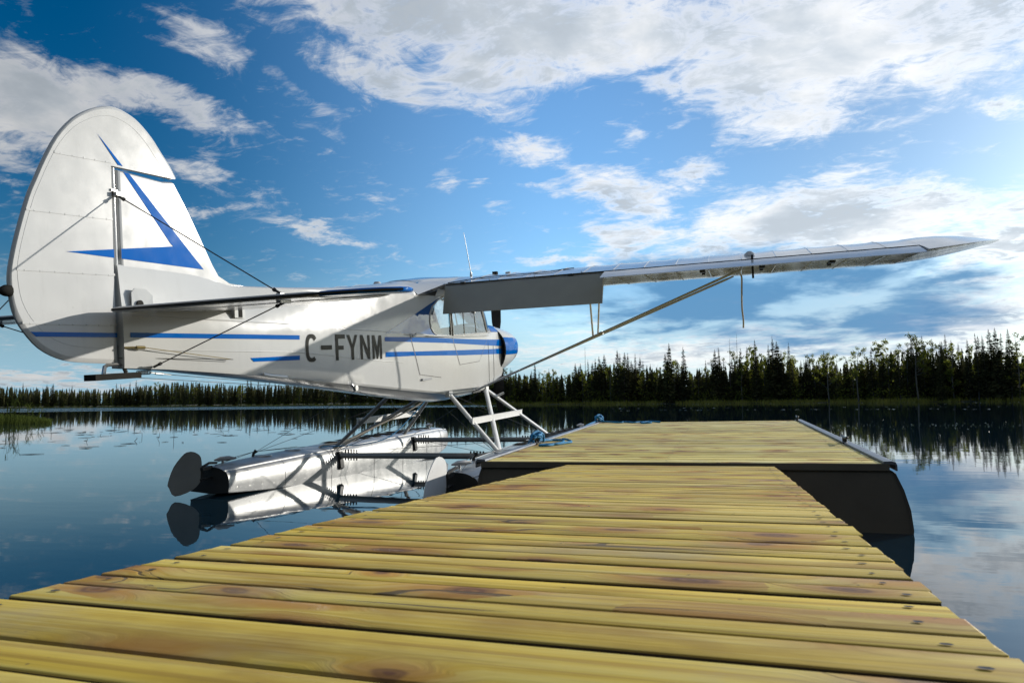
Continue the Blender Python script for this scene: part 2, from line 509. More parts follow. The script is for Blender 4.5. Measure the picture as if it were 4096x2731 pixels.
    # shade in the joints, painted: the sawn edges of the boards are darkened
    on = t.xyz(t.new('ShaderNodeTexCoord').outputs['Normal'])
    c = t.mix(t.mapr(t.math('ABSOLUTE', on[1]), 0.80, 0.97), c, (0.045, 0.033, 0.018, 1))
    t.l.new(c, b.inputs['Base Color'])
    t.l.new(t.mapr(g1.outputs[0], 0.3, 0.7, 0.72, 0.5), b.inputs['Roughness'])
    b.inputs['Specular IOR Level'].default_value = 0.35
    bp = t.new('ShaderNodeBump')
    bp.inputs['Distance'].default_value = 0.0022
    h = t.math('ADD', t.math('MULTIPLY', g1.outputs[0], 0.8), t.math('MULTIPLY', g2.outputs[0], 0.35))
    h = t.math('SUBTRACT', h, t.math('MULTIPLY', crack, 0.9))
    t.l.new(h, bp.inputs['Height'])
    t.l.new(bp.outputs[0], b.inputs['Normal'])
    return mt
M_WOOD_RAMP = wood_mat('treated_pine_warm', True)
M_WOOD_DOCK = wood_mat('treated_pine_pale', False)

def leaf_mat(name, dark, light, trans=0.35, scale=0.5, tcol=None):
    mt, t, b = material(name)
    co = t.new('ShaderNodeTexCoord').outputs['Object']
    oi = t.new('ShaderNodeObjectInfo')
    n1 = t.noise(t.vmath('ADD', co, t.comb(t.math('MULTIPLY', oi.outputs['Random'], 50.0), 0.0, 0.0)), scale, 4, 0.6)
    f = t.math('ADD', t.mapr(n1.outputs[0], 0.32, 0.68, 0.0, 0.75), t.math('MULTIPLY', oi.outputs['Random'], 0.25), clamp=True)
    c = t.mix(f, dark, light)
    df = t.new('ShaderNodeBsdfDiffuse')
    tl = t.new('ShaderNodeBsdfTranslucent')
    t.l.new(c, df.inputs[0])
    if tcol:
        t.l.new(t.mix(f, tcol[0], tcol[1]), tl.inputs[0])
    else:
        t.l.new(c, tl.inputs[0])
    mx = t.new('ShaderNodeMixShader')
    mx.inputs[0].default_value = trans
    t.l.new(df.outputs[0], mx.inputs[1])
    t.l.new(tl.outputs[0], mx.inputs[2])
    t.l.new(mx.outputs[0], t.n['Material Output'].inputs[0])
    return mt
M_SPRUCE = leaf_mat('spruce_needles', (0.050, 0.050, 0.027, 1), (0.095, 0.098, 0.038, 1), 0.28)
M_ASPEN = leaf_mat('aspen_leaves', (0.080, 0.095, 0.022, 1), (0.15, 0.165, 0.04, 1), 0.5, 0.4, ((0.14, 0.17, 0.02, 1), (0.28, 0.30, 0.045, 1)))
M_GRASS = leaf_mat('shore_grass_blades', (0.17, 0.17, 0.035, 1), (0.34, 0.32, 0.07, 1), 0.45, 0.15)
M_REED = leaf_mat('reed_blades', (0.045, 0.06, 0.016, 1), (0.11, 0.14, 0.03, 1), 0.4, 1.2)
M_BARK = plain('grey_brown_bark', (0.075, 0.062, 0.05), 0.9, vary=0.25, scale=4)
M_BARKP = plain('pale_aspen_bark', (0.11, 0.105, 0.085), 0.8, vary=0.3, scale=3)
M_LAND = plain('forest_floor', (0.055, 0.055, 0.025), 0.95, vary=0.3, scale=0.2)
M_WEED = plain('floating_weed', (0.055, 0.042, 0.022), 0.6, vary=0.3, scale=8)
M_PAD = plain('lily_pad_leaf', (0.10, 0.13, 0.04), 0.22, vary=0.3, scale=3)

def water_mat():
    mt, t, b = material('lake_water')
    b.inputs['Base Color'].default_value = (0.006, 0.020, 0.032, 1)
    b.inputs['Roughness'].default_value = 0.015
    b.inputs['IOR'].default_value = 1.48
    geo = t.new('ShaderNodeNewGeometry')
    P = geo.outputs['Position']
    x, y, z = t.xyz(P)
    r = t.vmath('LENGTH', t.comb(x, y, 0.0))
    az_ = t.math('MULTIPLY', t.math('ARCTAN2', x, y), 180 / math.pi)
    # breeze: a ruffled sheet on the open lake to the left, cat's-paws on the right
    edge = t.noise(t.vmath('MULTIPLY', P, (0.01, 0.03, 0)), 1.0, 3, 0.5).outputs[0]
    far = t.math('MULTIPLY', t.mapr(t.math('ADD', r, t.math('MULTIPLY', edge, 24.0)), 150, 164), t.mapr(az_, -16, -24))
    right = t.math('MULTIPLY', t.mapr(x, 1.5, 14), t.mapr(t.noise(t.vmath('MULTIPLY', P, (0.12, 0.3, 0)), 1.0, 3, 0.5).outputs[0], 0.34, 0.62))
    n1 = t.noise(t.vmath('MULTIPLY', P, (0.55, 1.6, 1)), 1.0, 3, 0.5)
    n2 = t.noise(t.vmath('MULTIPLY', P, (2.2, 6.0, 1)), 1.0, 3, 0.5)
    n3 = t.noise(t.vmath('MULTIPLY', P, (0.5, 1.5, 1)), 3.0, 3, 0.6)
    h = t.math('ADD', t.math('MULTIPLY', n1.outputs[0], t.math('ADD', 0.0014, t.math('MULTIPLY', right, 0.0012))), t.math('MULTIPLY', n2.outputs[0], t.math('ADD', 0.00030, t.math('MULTIPLY', right, 0.0009))))
    h = t.math('ADD', h, t.math('MULTIPLY', n3.outputs[0], t.math('MULTIPLY', far, 0.10)))
    bp = t.new('ShaderNodeBump')
    bp.inputs['Strength'].default_value = 1.0
    bp.inputs['Distance'].default_value = 1.0
    t.l.new(h, bp.inputs['Height'])
    t.l.new(bp.outputs[0], b.inputs['Normal'])
    return mt
M_WATER = water_mat()

# ================================================================== SETTING
SHORE = [(-180, 11), (-160, 13), (-142, 24), (-125, 80), (-105, 320), (-90, 700), (-70, 760), (-54, 620), (-46.8, 520), (-36, 430), (-27, 340), (-18, 265), (-8, 230), (2, 211), (12, 198), (20, 190), (40, 175), (62, 130), (85, 70), (105, 36), (130, 18), (155, 12), (180, 11)]  # unseen shore behind the camera drawn in so its trees hold back sky light
def shore_r(a):
    return lerp_table(SHORE, a) * (1 + 0.010 * math.sin(a * 0.9) + 0.006 * math.sin(a * 2.7 + 1))
def at(a, r, z=0.0):
    return Vector((math.sin(rad(a)) * r, math.cos(rad(a)) * r, z))

# lake
wm = MB()
wm.add([(-1600, -900, 0), (1200, -900, 0), (1200, 1600, 0), (-1600, 1600, 0)], [(0, 1, 2, 3)])
lake = wm.build('lake_water', M_WATER)
tag(lake, 'calm dark blue lake mirroring the clouds and the trees', kind='structure')
# land beyond the shore, out to the horizon
gm = MB()
rings = []
for k, (f, z) in enumerate(((0.985, -0.5), (1.0, 0.10), (1.02, 0.35), (1.15, 1.2), (1.6, 3.0), (3.0, 8.0), (9.0, 12.0), (20.0, 14.0))):
    rings.append([at(a, shore_r(a) * f if k < 7 else 6000, z) for a in range(-180, 180, 3)])
gm.loft(rings, closed=True)
land = gm.build('ground', M_LAND, smooth=60)
tag(land, 'low wooded ground around the lake', kind='structure')

# ------------------------------------------------------------------ trees
def spruce_mesh(seed, slim=0.10, ragged=0.25, bare=0.10):
    rr = random.Random(seed)
    tr = MB()
    bend = rr.uniform(-0.012, 0.012)
    tr.tube([(bend * math.sin(k / 5 * 3), 0, k / 5) for k in range(6)], [0.011, 0.0095, 0.0075, 0.0055, 0.0035, 0.001], 5)
    cr = MB()
    h = bare
    while h < 0.985:
        prof = (1 - h) ** 0.75 * (0.55 + 0.45 * min(1, (h - bare) / 0.22 + 0.35))
        rmax = slim * prof
        nb = rr.choice((5, 6, 6, 7))
        a0 = rr.uniform(0, 6.28)
        for k in range(nb):
            if rr.random() < ragged * 0.5:
                continue
            a = a0 + 6.283 * k / nb + rr.uniform(-0.35, 0.35)
            L = max(0.008, rmax * rr.uniform(0.55, 1.18))
            wd = L * rr.uniform(0.36, 0.55) + 0.004
            dr = L * rr.uniform(0.15, 0.55) * (1 if h < 0.85 else -0.3)
            d = Vector((math.cos(a), math.sin(a), 0))
            s = Vector((-math.sin(a), math.cos(a), 0))
            o = Vector((bend * math.sin(h * 3), 0, h))
            p1 = o + d * L * 0.45 - Vector((0, 0, dr * 0.35))
            p2 = o + d * L - Vector((0, 0, dr - 0.10 * L))
            dn = Vector((0, 0, -wd * 0.55))
            # a drooping bough: flat spray with hanging side sprays
            cr.add([o, p1 + s * wd * 0.6, p2, p1 - s * wd * 0.6], [(0, 1, 2, 3)])
            cr.add([o + s * 0.0, p1 + dn, p2], [(0, 1, 2)])
            if rr.random() < 0.7:
                q = o + d * L * 0.6 - Vector((0, 0, dr * 0.5))
                cr.add([q, q + s * wd * 0.95 + d * L * 0.18 + dn * 0.7, q + d * L * 0.2], [(0, 1, 2)])
                cr.add([q, q - s * wd * 0.95 + d * L * 0.18 + dn * 0.7, q + d * L * 0.2], [(0, 1, 2)])
        h += rr.uniform(0.016, 0.027) * (1.0 if h < 0.8 else 0.7)
    cr.add([(0.005, 0, 0.955), (-0.005, 0.003, 0.955), (bend * 0.1, 0, 1.01)], [(0, 1, 2)])
    return tr.mesh('spruce_trunk', M_BARK, 60, fix=False), cr.mesh('spruce_crown', M_SPRUCE, fix=False)

def aspen_mesh(seed, spread=0.17, low=0.35, full=1.0):
    rr = random.Random(seed)
    tr = MB()
    cl = []
    lean = rr.uniform(-0.05, 0.05)
    pts = [Vector((lean * t * t, 0.02 * math.sin(t * 4), t * 0.93)) for t in (0, .2, .4, .6, .8, 1)]
    tr.tube(pts, [0.012, 0.0105, 0.009, 0.007, 0.0045, 0.0015], 6)
    for k in range(13):
        h = low + (0.95 - low) * (k + rr.random() * 0.6) / 13
        a = rr.uniform(0, 6.28)
        p = Vector((lean * h * h, 0, h * 0.93))
        L = spread * rr.uniform(0.5, 1.15) * (1.15 - 0.55 * h)
        e = p + Vector((math.cos(a) * L, math.sin(a) * L, L * rr.uniform(0.5, 1.1)))
        mid = (p + e) / 2 + Vector((0, 0, -0.01))
        tr.tube([p, mid, e], [0.0045, 0.003, 0.001], 4, cap=False)
        cl.append((e, rr.uniform(0.035, 0.062)))
        cl.append((mid + Vector((rr.uniform(-.03, .03), rr.uniform(-.03, .03), 0.02)), rr.uniform(0.025, 0.045)))
    cl.append((Vector((lean, 0, 0.95)), 0.045))
    lf = MB()
    for c, r in cl:
        for _ in range(int(34 * full)):
            v = Vector((rr.gauss(0, 1), rr.gauss(0, 1), rr.gauss(0, 0.8)))
            v = v.normalized() * r * rr.random() ** 0.4
            o = c + v
            s = rr.uniform(0.008, 0.015)
            u = Vector((rr.gauss(0, 1), rr.gauss(0, 1), rr.gauss(0, 1))).normalized()
            w = u.orthogonal().normalized()
            lf.add([o - u * s, o + w * s * 0.7, o + u * s, o - w * s * 0.7], [(0, 1, 2, 3)])
    return tr.mesh('aspen_trunk', M_BARKP, 60, fix=False), lf.mesh('aspen_crown', M_ASPEN, fix=False)

def snag_mesh(seed):
    rr = random.Random(seed)
    tr = MB()
    tr.tube([(0, 0, 0), (0.004, 0, 0.5), (-0.002, 0.003, 1.0)], [0.008, 0.005, 0.0008], 5)
    br = MB()
    for _ in range(46):
        h = rr.uniform(0.25, 0.97)
        a = rr.uniform(0, 6.28)
        L = rr.uniform(0.012, 0.05) * (1.1 - 0.7 * h)
        o = Vector((0, 0, h))
        d = Vector((math.cos(a), math.sin(a), rr.uniform(-0.5, 0.1)))
        br.tube([o, o + d * L], [0.0016, 0.0004], 3, cap=False)
    return tr.mesh('snag_trunk', M_BARK, 60, fix=False), br.mesh('snag_branches', M_BARK, fix=False)

SPR = [spruce_mesh(10 + i, sl, rg, br) for i, (sl, rg, br) in enumerate(((.135, .2, .06), (.165, .25, .05), (.12, .45, .12), (.19, .2, .04), (.15, .3, .08), (.115, .35, .15), (.17, .5, .1), (.14, .15, .05)))]
ASP = [aspen_mesh(40 + i, sp, lw, fl) for i, (sp, lw, fl) in enumerate(((.17, .16, 1.2), (.20, .26, 1.0), (.15, .12, 1.5), (.19, .34, .9), (.26, .40, 1.3)))]
SNG = [snag_mesh(70 + i) for i in range(3)]

def plant_tree(kind, var, a, r, H, label, group, wide=1.0, z=None):
    name, part = {'spruce': ('spruce_tree', 'crown'), 'aspen': ('aspen_tree', 'crown'), 'snag': ('dead_tree', 'bare_branches')}[kind]
    tm, cm = {'spruce': SPR, 'aspen': ASP, 'snag': SNG}[kind][var]
    e = empty(name, at(a, r, 0.25 if z is None else z))
    e.rotation_euler = (random.uniform(-.02, .02), random.uniform(-.02, .02), random.uniform(0, 6.28))
    e.scale = (H * wide, H * wide, H)
    tag(e, label, 'tree', group)
    link('trunk', tm, e)
    link(part, cm, e)
    return e

def zone(a):
    return 0 if a < -28 else (1 if a < 5.5 else 2)
ZONES = [(-50.5, 'the far left wood above the reed bank'), (-44.5, 'the distance below the tail bracket'), (-37.5, 'the distance under the rear fuselage'), (-28, 'the distance behind the port float struts'), (-17, 'the wood just right of the nose'), (-12, 'the wood behind the lower lift strut'), (-7, 'the wood above the left dock corner'), (-1.5, 'the wood left of the hanging rope'), (4, 'the wood below the hanging rope'), (8.5, 'the wood above the right dock corner'), (12.5, 'the wood left of the round-crowned aspen'), (15.8, 'the wood right of the round-crowned aspen'), (99, 'the wood at the right picture edge')]
SPR_LOOK = ['slim even spruce', 'full conical spruce', 'gappy slim spruce', 'broad dense spruce', 'pointed dark spruce', 'very slim spruce spire', 'ragged open spruce', 'narrow dense spruce']
ASP_LOOK = ['leafy aspen', 'open-crowned aspen', 'low-branched bushy aspen', 'thin high-crowned aspen', 'wide round aspen']
SNG_LOOK = ['bare dead trunk', 'bare spiky dead tree', 'thin leafless snag']
def tree_label(kind, var, a, H):
    look = {'spruce': SPR_LOOK, 'aspen': ASP_LOOK, 'snag': SNG_LOOK}[kind][var]
    where = next(t for lim, t in ZONES if a < lim)
    size = 'tall' if H > (14.2 if a < -28 else 13.6) else ('short' if H < (11.8 if a < -28 else 11.0) else 'mid-height')
    return size + ' ' + look + ' in ' + where, kind + ' trees in ' + where

# trees that stand out above the rest
SPECIAL = [
    ('spruce', 3, -4.3, 221, 19.0, 'tallest spruce left of the blue rope end, broad and evenly tapered', 0.9),
    ('spruce', 1, -3.05, 220, 17.6, 'tall spruce just right of the tallest one left of the hanging rope', 1.0),
    ('spruce', 0, 2.44, 212, 18.4, 'tall dark spire spruce a little right of the hanging rope', 1.0),
    ('spruce', 1, 4.4, 210, 14.8, 'broad spruce beside the tall spire right of the hanging rope', 1.0),
    ('aspen', 4, 13.45, 196, 16.6, 'round-crowned aspen standing alone above the treeline at right', 1.05),
    ('spruce', 0, 16.55, 191, 14.4, 'slim spruce at the left end of the tall right-hand clump', 1.0),
    ('spruce', 5, 17.05, 190.5, 15.6, 'second slim spruce of the tall right-hand clump', 1.1),
    ('spruce', 0, 17.55, 190, 15.2, 'third slim spruce of the tall right-hand clump', 1.0),
    ('spruce', 3, 18.2, 189.5, 16.6, 'broadest spruce of the tall right-hand clump', 0.9),
    ('spruce', 4, 18.9, 189, 16.2, 'ragged spruce right of the broadest one at the right edge', 1.0),
    ('aspen', 0, 19.3, 190, 15.4, 'leafy aspen in the tall clump by the right picture edge', 1.0),
    ('spruce', 7, 14.9, 193, 12.2, 'small upright spruce between the round aspen and right-hand clump', 1.0),
    ('aspen', 1, 7.6, 203, 13.6, 'airy aspen with open crown in the middle of the right treeline', 1.0),
    ('aspen', 3, 9.6, 201, 14.6, 'taller airy aspen with thin crown left of the round aspen', 1.0),
]
for kind, var, a, r, H, lab, wd in SPECIAL:
    plant_tree(kind, var, a, r + 1.0, H, lab, None, wd)

rt = random.Random(5)
a = -57.0
while a < 24:
    r0 = shore_r(a)
    z = zone(a)
    step = (2.6 if z == 0 else 1.35) / r0
    for row in range(1 if z == 0 else 2):
        aa = a + math.degrees(step) * rt.uniform(-0.4, 0.4)
        r = shore_r(aa) + 4 + row * 5 + rt.uniform(-1.5, 2.0)
        back = rt.uniform(-1.5, 3.5)
        u = rt.random()
        dip = 1 + 0.16 * math.sin(aa * 0.55) + 0.10 * math.sin(aa * 1.7 + 2)
        if z == 0:
            H = rt.triangular(11.5, 18.5, 14.0) * (1 + 0.10 * math.sin(aa * 0.8))
        else:
            H = rt.triangular(10.0, 17.5, 13.0) * dip
        if u < (0.58 if z else 0.76):
            v = rt.randrange(8)
            plant_tree('spruce', v, aa, r, H, *tree_label('spruce', v, aa, H), rt.uniform(0.85, 1.25))
        elif u < 0.93 or z == 0:
            v = rt.randrange(5)
            plant_tree('aspen', v, aa, r + back, H * rt.uniform(0.8, 1.0), *tree_label('aspen', v, aa, H), rt.uniform(0.8, 1.1))
        else:
            v = rt.randrange(3)
            plant_tree('snag', v, aa, r, H * rt.uniform(1.0, 1.22), *tree_label('snag', v, aa, H), 1.0)
    a += math.degrees(step)

# the rest of the wood behind them reads as one mass
fm = MB()
rt = random.Random(11)
def rough_spruce(o, H, w):
    lv = 9
    for k in range(lv):
        h = 0.08 + 0.9 * k / lv
        rr_ = w * (1 - h) ** 0.8 * rt.uniform(0.8, 1.15) + 0.012 * H
        a0 = rt.uniform(0, 6.28)
        top = o + Vector((0, 0, H * min(1.0, h + 0.17)))
        for j in range(5):
            an = a0 + 1.2566 * j
            L = rr_ * rt.uniform(0.75, 1.2)
            p = o + Vector((math.cos(an - 0.45) * L, math.sin(an - 0.45) * L, H * h))
            q = o + Vector((math.cos(an + 0.45) * L, math.sin(an + 0.45) * L, H * (h + rt.uniform(-0.02, 0.02))))
            fm.add([p, q, top], [(0, 1, 2)])
a = -60.0
while a < 28:
    r0 = shore_r(a)
    z = zone(a)
    st = 2.6 if z == 0 else 2.0
    for row in range(7):
        aa = a + math.degrees(st / r0) * rt.uniform(-0.5, 0.5)
        r = shore_r(aa) + 9 + row * 4.5 + rt.uniform(-2, 2)
        dip = 1 + 0.12 * math.sin(aa * 0.55)
        H = (rt.uniform(10.0, 15.0) if z == 0 else rt.uniform(8.5, 13.0)) * dip
        rough_spruce(at(aa, r, 0.4), H, rt.uniform(1.1, 1.9))
    a += math.degrees(st / r0)
for a_lo, a_hi, st in ((-112.0, -60.0, 4.0), (28.0, 75.0, 3.0)):
    a = a_lo
    while a < a_hi:
        for row in range(4):
            aa = a + rt.uniform(-0.2, 0.2)
            rough_spruce(at(aa, shore_r(aa) + 6 + row * 5, 0.3), rt.uniform(9.5, 15.0), rt.uniform(1.1, 2.0))
        a += math.degrees(st / shore_r(a))
# unseen wood round the lake; near rows set dense to block rear sky light
for a10 in list(range(-178, -60, 2)) + list(range(29, 180, 2)):
    near = shore_r(a10) < 120
    for row in range(4 if near else 2):
        aa = a10 + rt.uniform(-1, 1)
        rough_spruce(at(aa, shore_r(aa) + (4 if near else 8) + row * (2.5 if near else 6), 0.3), rt.uniform(9, 14), rt.uniform(1.2, 2.2))
wood = fm.build('distant_wood', M_SPRUCE, fix=False)
tag(wood, 'dense dark mass of forest behind the front trees of the far shore', 'forest', kind='stuff')

# bushes at the foot of the trees
bm_ = MB()
for _ in range(3800):
    a = rt.uniform(-58, 26)
    r = shore_r(a) + rt.uniform(1.0, 7.0)
    c = at(a, r, rt.uniform(0.3, 5.2) * rt.random() ** 0.7 + 0.2)
    n = 5
    for _k in range(n):
        o = c + Vector((rt.gauss(0, .5), rt.gauss(0, .5), rt.gauss(0, .35)))
        s = rt.uniform(0.12, 0.30)
        u = Vector((rt.gauss(0, 1), rt.gauss(0, 1), rt.gauss(0, 1))).normalized()
        w = u.orthogonal().normalized()
        bm_.add([o - u * s, o + w * s, o + u * s, o - w * s], [(0, 1, 2, 3)])
bush = bm_.build('shore_bushes', M_ASPEN, fix=False)
tag(bush, 'low leafy bushes along the foot of the forest', 'bushes', kind='stuff')

# grass fringe along the far shore
sg = MB()
for _ in range(15000):
    a = rt.uniform(-58, 26)
    w_ = 7.5 if a > -25 else 5.0
    r = shore_r(a) - 1.0 + rt.uniform(-1.5, w_ - 3)
    o = at(a, r, -0.05)
    h = rt.uniform(0.5, 1.35)
    an = rt.uniform(0, 6.28)
    s = Vector((math.cos(an), math.sin(an), 0)) * rt.uniform(0.05, 0.16)
    ln = Vector((rt.gauss(0, .12), rt.gauss(0, .12), 0))
    sg.add([o - s, o + s, o + Vector((0, 0, h)) + ln], [(0, 1, 2)])
gr = sg.build('shore_grass', M_GRASS, fix=False)
tag(gr, 'yellow-green sedge fringe along the far shoreline', 'grass', kind='stuff')

# floating leaves near the right-hand shore and farther in
lp = MB()
def pad(o, s, st=1.0):
    a0 = rt.uniform(0, 6.28)
    pts = []
    for k in range(6):
        an = a0 + k * 1.047
        pts.append(o + Vector((math.cos(an) * s * st, math.sin(an) * s, rt.uniform(0.0, 0.018))))
    lp.add(pts, [(0, 1, 2, 3, 4, 5)])
for _ in range(2600):
    a = rt.uniform(-22, 24)
    r = shore_r(a) - 3 - abs(rt.gauss(0, 22))
    if math.sin(a * 1.9 + r * 0.09) + math.sin(a * 0.7 + r * 0.31) > -0.2:
        pad(at(a, r, 0.006), rt.uniform(0.06, 0.15), 1.6)
for _ in range(240):
    a = rt.uniform(6, 24)
    r = rt.gauss(24, 2.2) + (a - 15) * 0.25
    pad(at(a, r, 0.004), rt.uniform(0.006, 0.018), 1.8)
for _ in range(90):
    a = rt.uniform(-9, 24)
    pad(at(a, rt.choice((62, 64, 80)) + rt.gauss(0, 0.8), 0.005), rt.uniform(0.03, 0.06), 3)
pads = lp.build('lily_pads', M_PAD, fix=False)
tag(pads, 'scattered floating leaves glinting on the water before the far shore', 'lily pads', kind='stuff')

# weed and drowned stalks floating left of the seaplane
wd_ = MB()
for _ in range(95):
    a = rt.uniform(-55, -33)
    r = rt.triangular(12, 36, 24)
    o = at(a, r, 0.008)
    L = rt.uniform(0.04, 0.22)
    # lies roughly across the line of sight, slightly bent
    s = Vector((math.cos(rad(a)), -math.sin(rad(a)), 0))
    f_ = Vector((s.y, -s.x, 0))
    wd_.tube([o - s * L, o + f_ * rt.gauss(0, .05), o + s * L * rt.uniform(.6, 1) + f_ * rt.gauss(0, .08)], [0.002, rt.uniform(0.003, 0.007), 0.002], 4)
for _ in range(26):
    a = rt.uniform(-54.5, -38)
    r = rt.uniform(16, 30)
    o = at(a, r, -0.05)
    h = rt.uniform(0.08, 0.30)
    k1 = o + Vector((rt.gauss(0, .04), rt.gauss(0, .04), h * 0.6))
    k2 = k1 + Vector((rt.gauss(0, .09), rt.gauss(0, .05), h * rt.uniform(-0.3, 0.5)))
    wd_.tube([o, k1, k2], [0.006, 0.006, 0.003], 4)
weed = wd_.build('floating_weed', M_WEED, fix=False)
tag(weed, 'dark weed strands and bent stalks floating on the water at left', 'water weed', kind='stuff')

# reed bank at the left edge
rb = MB()
def blade(mb, o, h, lean, wdt, droop=0.35):
    an = rt.uniform(0, 6.28)
    d = Vector((math.cos(an), math.sin(an), 0))
    s = Vector((-d.y, d.x, 0)) * wdt
    p0, p1 = o, o + Vector((0, 0, h * 0.55)) + d * lean * 0.4
    p2 = o + Vector((0, 0, h * 0.9)) + d * lean
    p3 = p2 + d * lean * 0.7 + Vector((0, 0, -h * droop * rt.random() + h * 0.08))
    mb.add([p0 - s, p0 + s, p1 + s, p1 - s, p2 + s * .8, p2 - s * .8, p3], [(0, 1, 2, 3), (3, 2, 4, 5), (5, 4, 6)])
for _ in range(4200):
    u = rt.random()
    a = -58.0 + 6.9 * u ** 0.9
    r = 43 + rt.uniform(-4.0, 5.0) * (1 - u * 0.5)
    blade(rb, at(a, r, -0.05), rt.uniform(0.25, 0.72) * (1 - 0.6 * u ** 3), rt.uniform(0.02, 0.2), rt.uniform(0.006, 0.013))
bank = rb.build('reed_bank', M_REED, fix=False)
tag(bank, 'low green bank of sedge growing in the water at left edge', 'reeds', kind='stuff')
def reed_clump(a, r, n, hmax, label):
    mb = MB()
    o = at(a, r, -0.05)
    st = MB()
    for _ in range(n):
        q = Vector((rt.gauss(0, .16), rt.gauss(0, .16), 0))
        h = hmax * rt.uniform(0.5, 1.0)
        st.tube([q, q + Vector((rt.gauss(0, .02), 0, h * .6)), q + Vector((rt.gauss(0, .07), rt.gauss(0, .07), h))], [0.011, 0.009, 0.003], 4, cap=False)
        for _k in range(4):
            blade(mb, q + Vector((0, 0, h * rt.uniform(0.35, 0.95))), rt.uniform(0.15, 0.35), rt.uniform(0.12, 0.3), 0.011, 0.6)
    e = empty('reed_clump', o)
    st.build('stems', M_REED, e, fix=False)
    mb.build('leaves', M_REED, e, fix=False)
    tag(e, label, 'reeds')
reed_clump(-53.2, 41.0, 13, 1.85, 'tall green reeds rising above the sedge bank at far left')
reed_clump(-52.2, 41.5, 4, 1.25, 'few thin reeds right of the tall clump on the sedge bank')
reed_clump(-51.8, 41.0, 2, 1.0, 'lone reed stems at the right end of the sedge bank')

# ================================================================== DOCK AND GANGWAY
def rot3(yaw, pitch, roll):
    return (Matrix.Rotation(yaw, 3, 'Z') @ Matrix.Rotation(pitch, 3, 'X') @ Matrix.Rotation(roll, 3, 'Y'))

def plank_mesh(L, w, th, seed):
    """board along X with eased edges, top at z = 0, slightly uneven ends and cup"""
    rr = random.Random(seed)
    e = 0.005 if w > 0.11 else 0.0028
    prof = [(-w / 2, -th), (w / 2, -th), (w / 2, -e), (w / 2 - e * .4, -e * .3), (w / 2 - e * 1.4, 0), (0, -0.0008), (-w / 2 + e * 1.4, 0), (-w / 2 + e * .4, -e * .3), (-w / 2, -e)]
    mb = MB()
    rings = []
    for k, u in enumerate((-0.5, -0.17, 0.17, 0.5)):
        x = u * L
        wob = rr.uniform(-0.0016, 0.0016)
        rings.append([(x + (rr.uniform(-.002, .002) if k in (0, 3) else 0), y + wob, z) for y, z in prof])
    mb.loft(rings, closed=True, cap=True)
    return mb.mesh('plank', M_WOOD_DOCK, 25)

def screw_mesh():
    mb = MB()
    mb.add([(0, 0, 0.0002)] + [(math.cos(k * 1.0472) * 0.0055, math.sin(k * 1.0472) * 0.0055, 0.0008) for k in range(6)], [(0, 1 + k, 1 + (k + 1) % 6) for k in range(6)])
    return mb.mesh('screw', M_DARK, fix=False)
SCREW = screw_mesh()

def deck(parent, specs, mat, seed, inset, post_x):
    """specs: list of (centre y, width, length, x offset)"""
    rr = random.Random(seed)
    cache = {}
    for y, w, L, dx_ in specs:
        key = (round(w, 3), round(L, 2), rr.randrange(2))
        if key not in cache:
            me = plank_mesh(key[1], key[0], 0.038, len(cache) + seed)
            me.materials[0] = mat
            cache[key] = me
        o = link('plank', cache[key], parent)
        o.location = (dx_, y, rr.uniform(-0.0012, 0.0012))
        o.rotation_euler = (rr.uniform(-.006, .006), 0, rr.uniform(-.0018, .0018))
        if rr.random() < 0.5:
            o.rotation_euler[2] += math.pi
        for sx in post_x:
            for sy in ((-1, 1) if w > 0.11 else (0,)):
                s = link('screw', SCREW, o)
                fl = -1 if abs(o.rotation_euler[2]) > 1 else 1
                s.location = (fl * (sx - dx_) + rr.uniform(-.012, .012), sy * w * rr.uniform(.22, .32) + (rr.uniform(-.012, .012) if sy == 0 else 0), 0.0004)
                s.scale = (rr.uniform(.9, 1.7), rr.uniform(.8, 1.1), 1)

# ---- floating dock
DOCK_R = rot3(0.0046, 0.0247, -0.0106)
DOCK_O = Vector((-0.3778, 4.7319, 0.41))
dock = empty('floating_dock', DOCK_O, DOCK_R)
tag(dock, 'wide floating dock of pale planks with dark pontoon beyond the gangway', 'dock')
DW, DL = 1.36, 5.10
rd = random.Random(3)
specs = []
y = 0.010
while y < DL - 0.03:
    w = rd.uniform(0.155, 0.167)
    if y + w > DL:
        w = DL - y
    if rd.random() < 0.5:
        specs.append((y + w * .26, w * .515, 2.585, rd.uniform(-.004, .004)))
        specs.append((y + w * .76, w * .475, 2.585, rd.uniform(-.004, .004)))
    else:
        specs.append((y + w / 2, w, 2.585, rd.uniform(-.004, .004)))
    y += w + rd.choice((0.007, 0.010, 0.013, 0.016))
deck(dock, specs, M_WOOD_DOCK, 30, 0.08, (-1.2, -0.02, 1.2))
# pontoon hull under the deck, bulging below the edge
prof = [(-1.33, -0.045), (-1.352, -0.10), (-1.372, -0.22), (-1.382, -0.36), (-1.37, -0.52), (-1.2, -0.70), (0, -0.74), (1.2, -0.70), (1.425, -0.56), (1.445, -0.40), (1.435, -0.28), (1.405, -0.16), (1.365, -0.06), (1.345, -0.045)]
pm = MB()
pm.loft([[(x * s, yy, z) for x, z in prof] for yy, s in ((0.012, 0.985), (0.0, 0.998), (0.02, 1.0), (DL - .02, 1.0), (DL, 0.99))], closed=True)
k = len(prof)
pm.add([(x * .985, 0.012, z) for x, z in prof], [tuple(range(k))])
pm.add([(x * .99, DL, z) for x, z in prof], [tuple(range(k))])
pm.build('pontoon', M_PONTOON, dock, 40)
fb_ = MB()
fb_.box((0, 0.0035, -0.022), (2.66, 0.010, 0.042))
fb_.build('end_board', M_PONTOON, dock)
jm = MB()
for x in (-1.22, -0.41, 0.41, 1.22):
    jm.box((x, DL / 2, -0.0405), (0.04, DL - 0.06, 0.004))
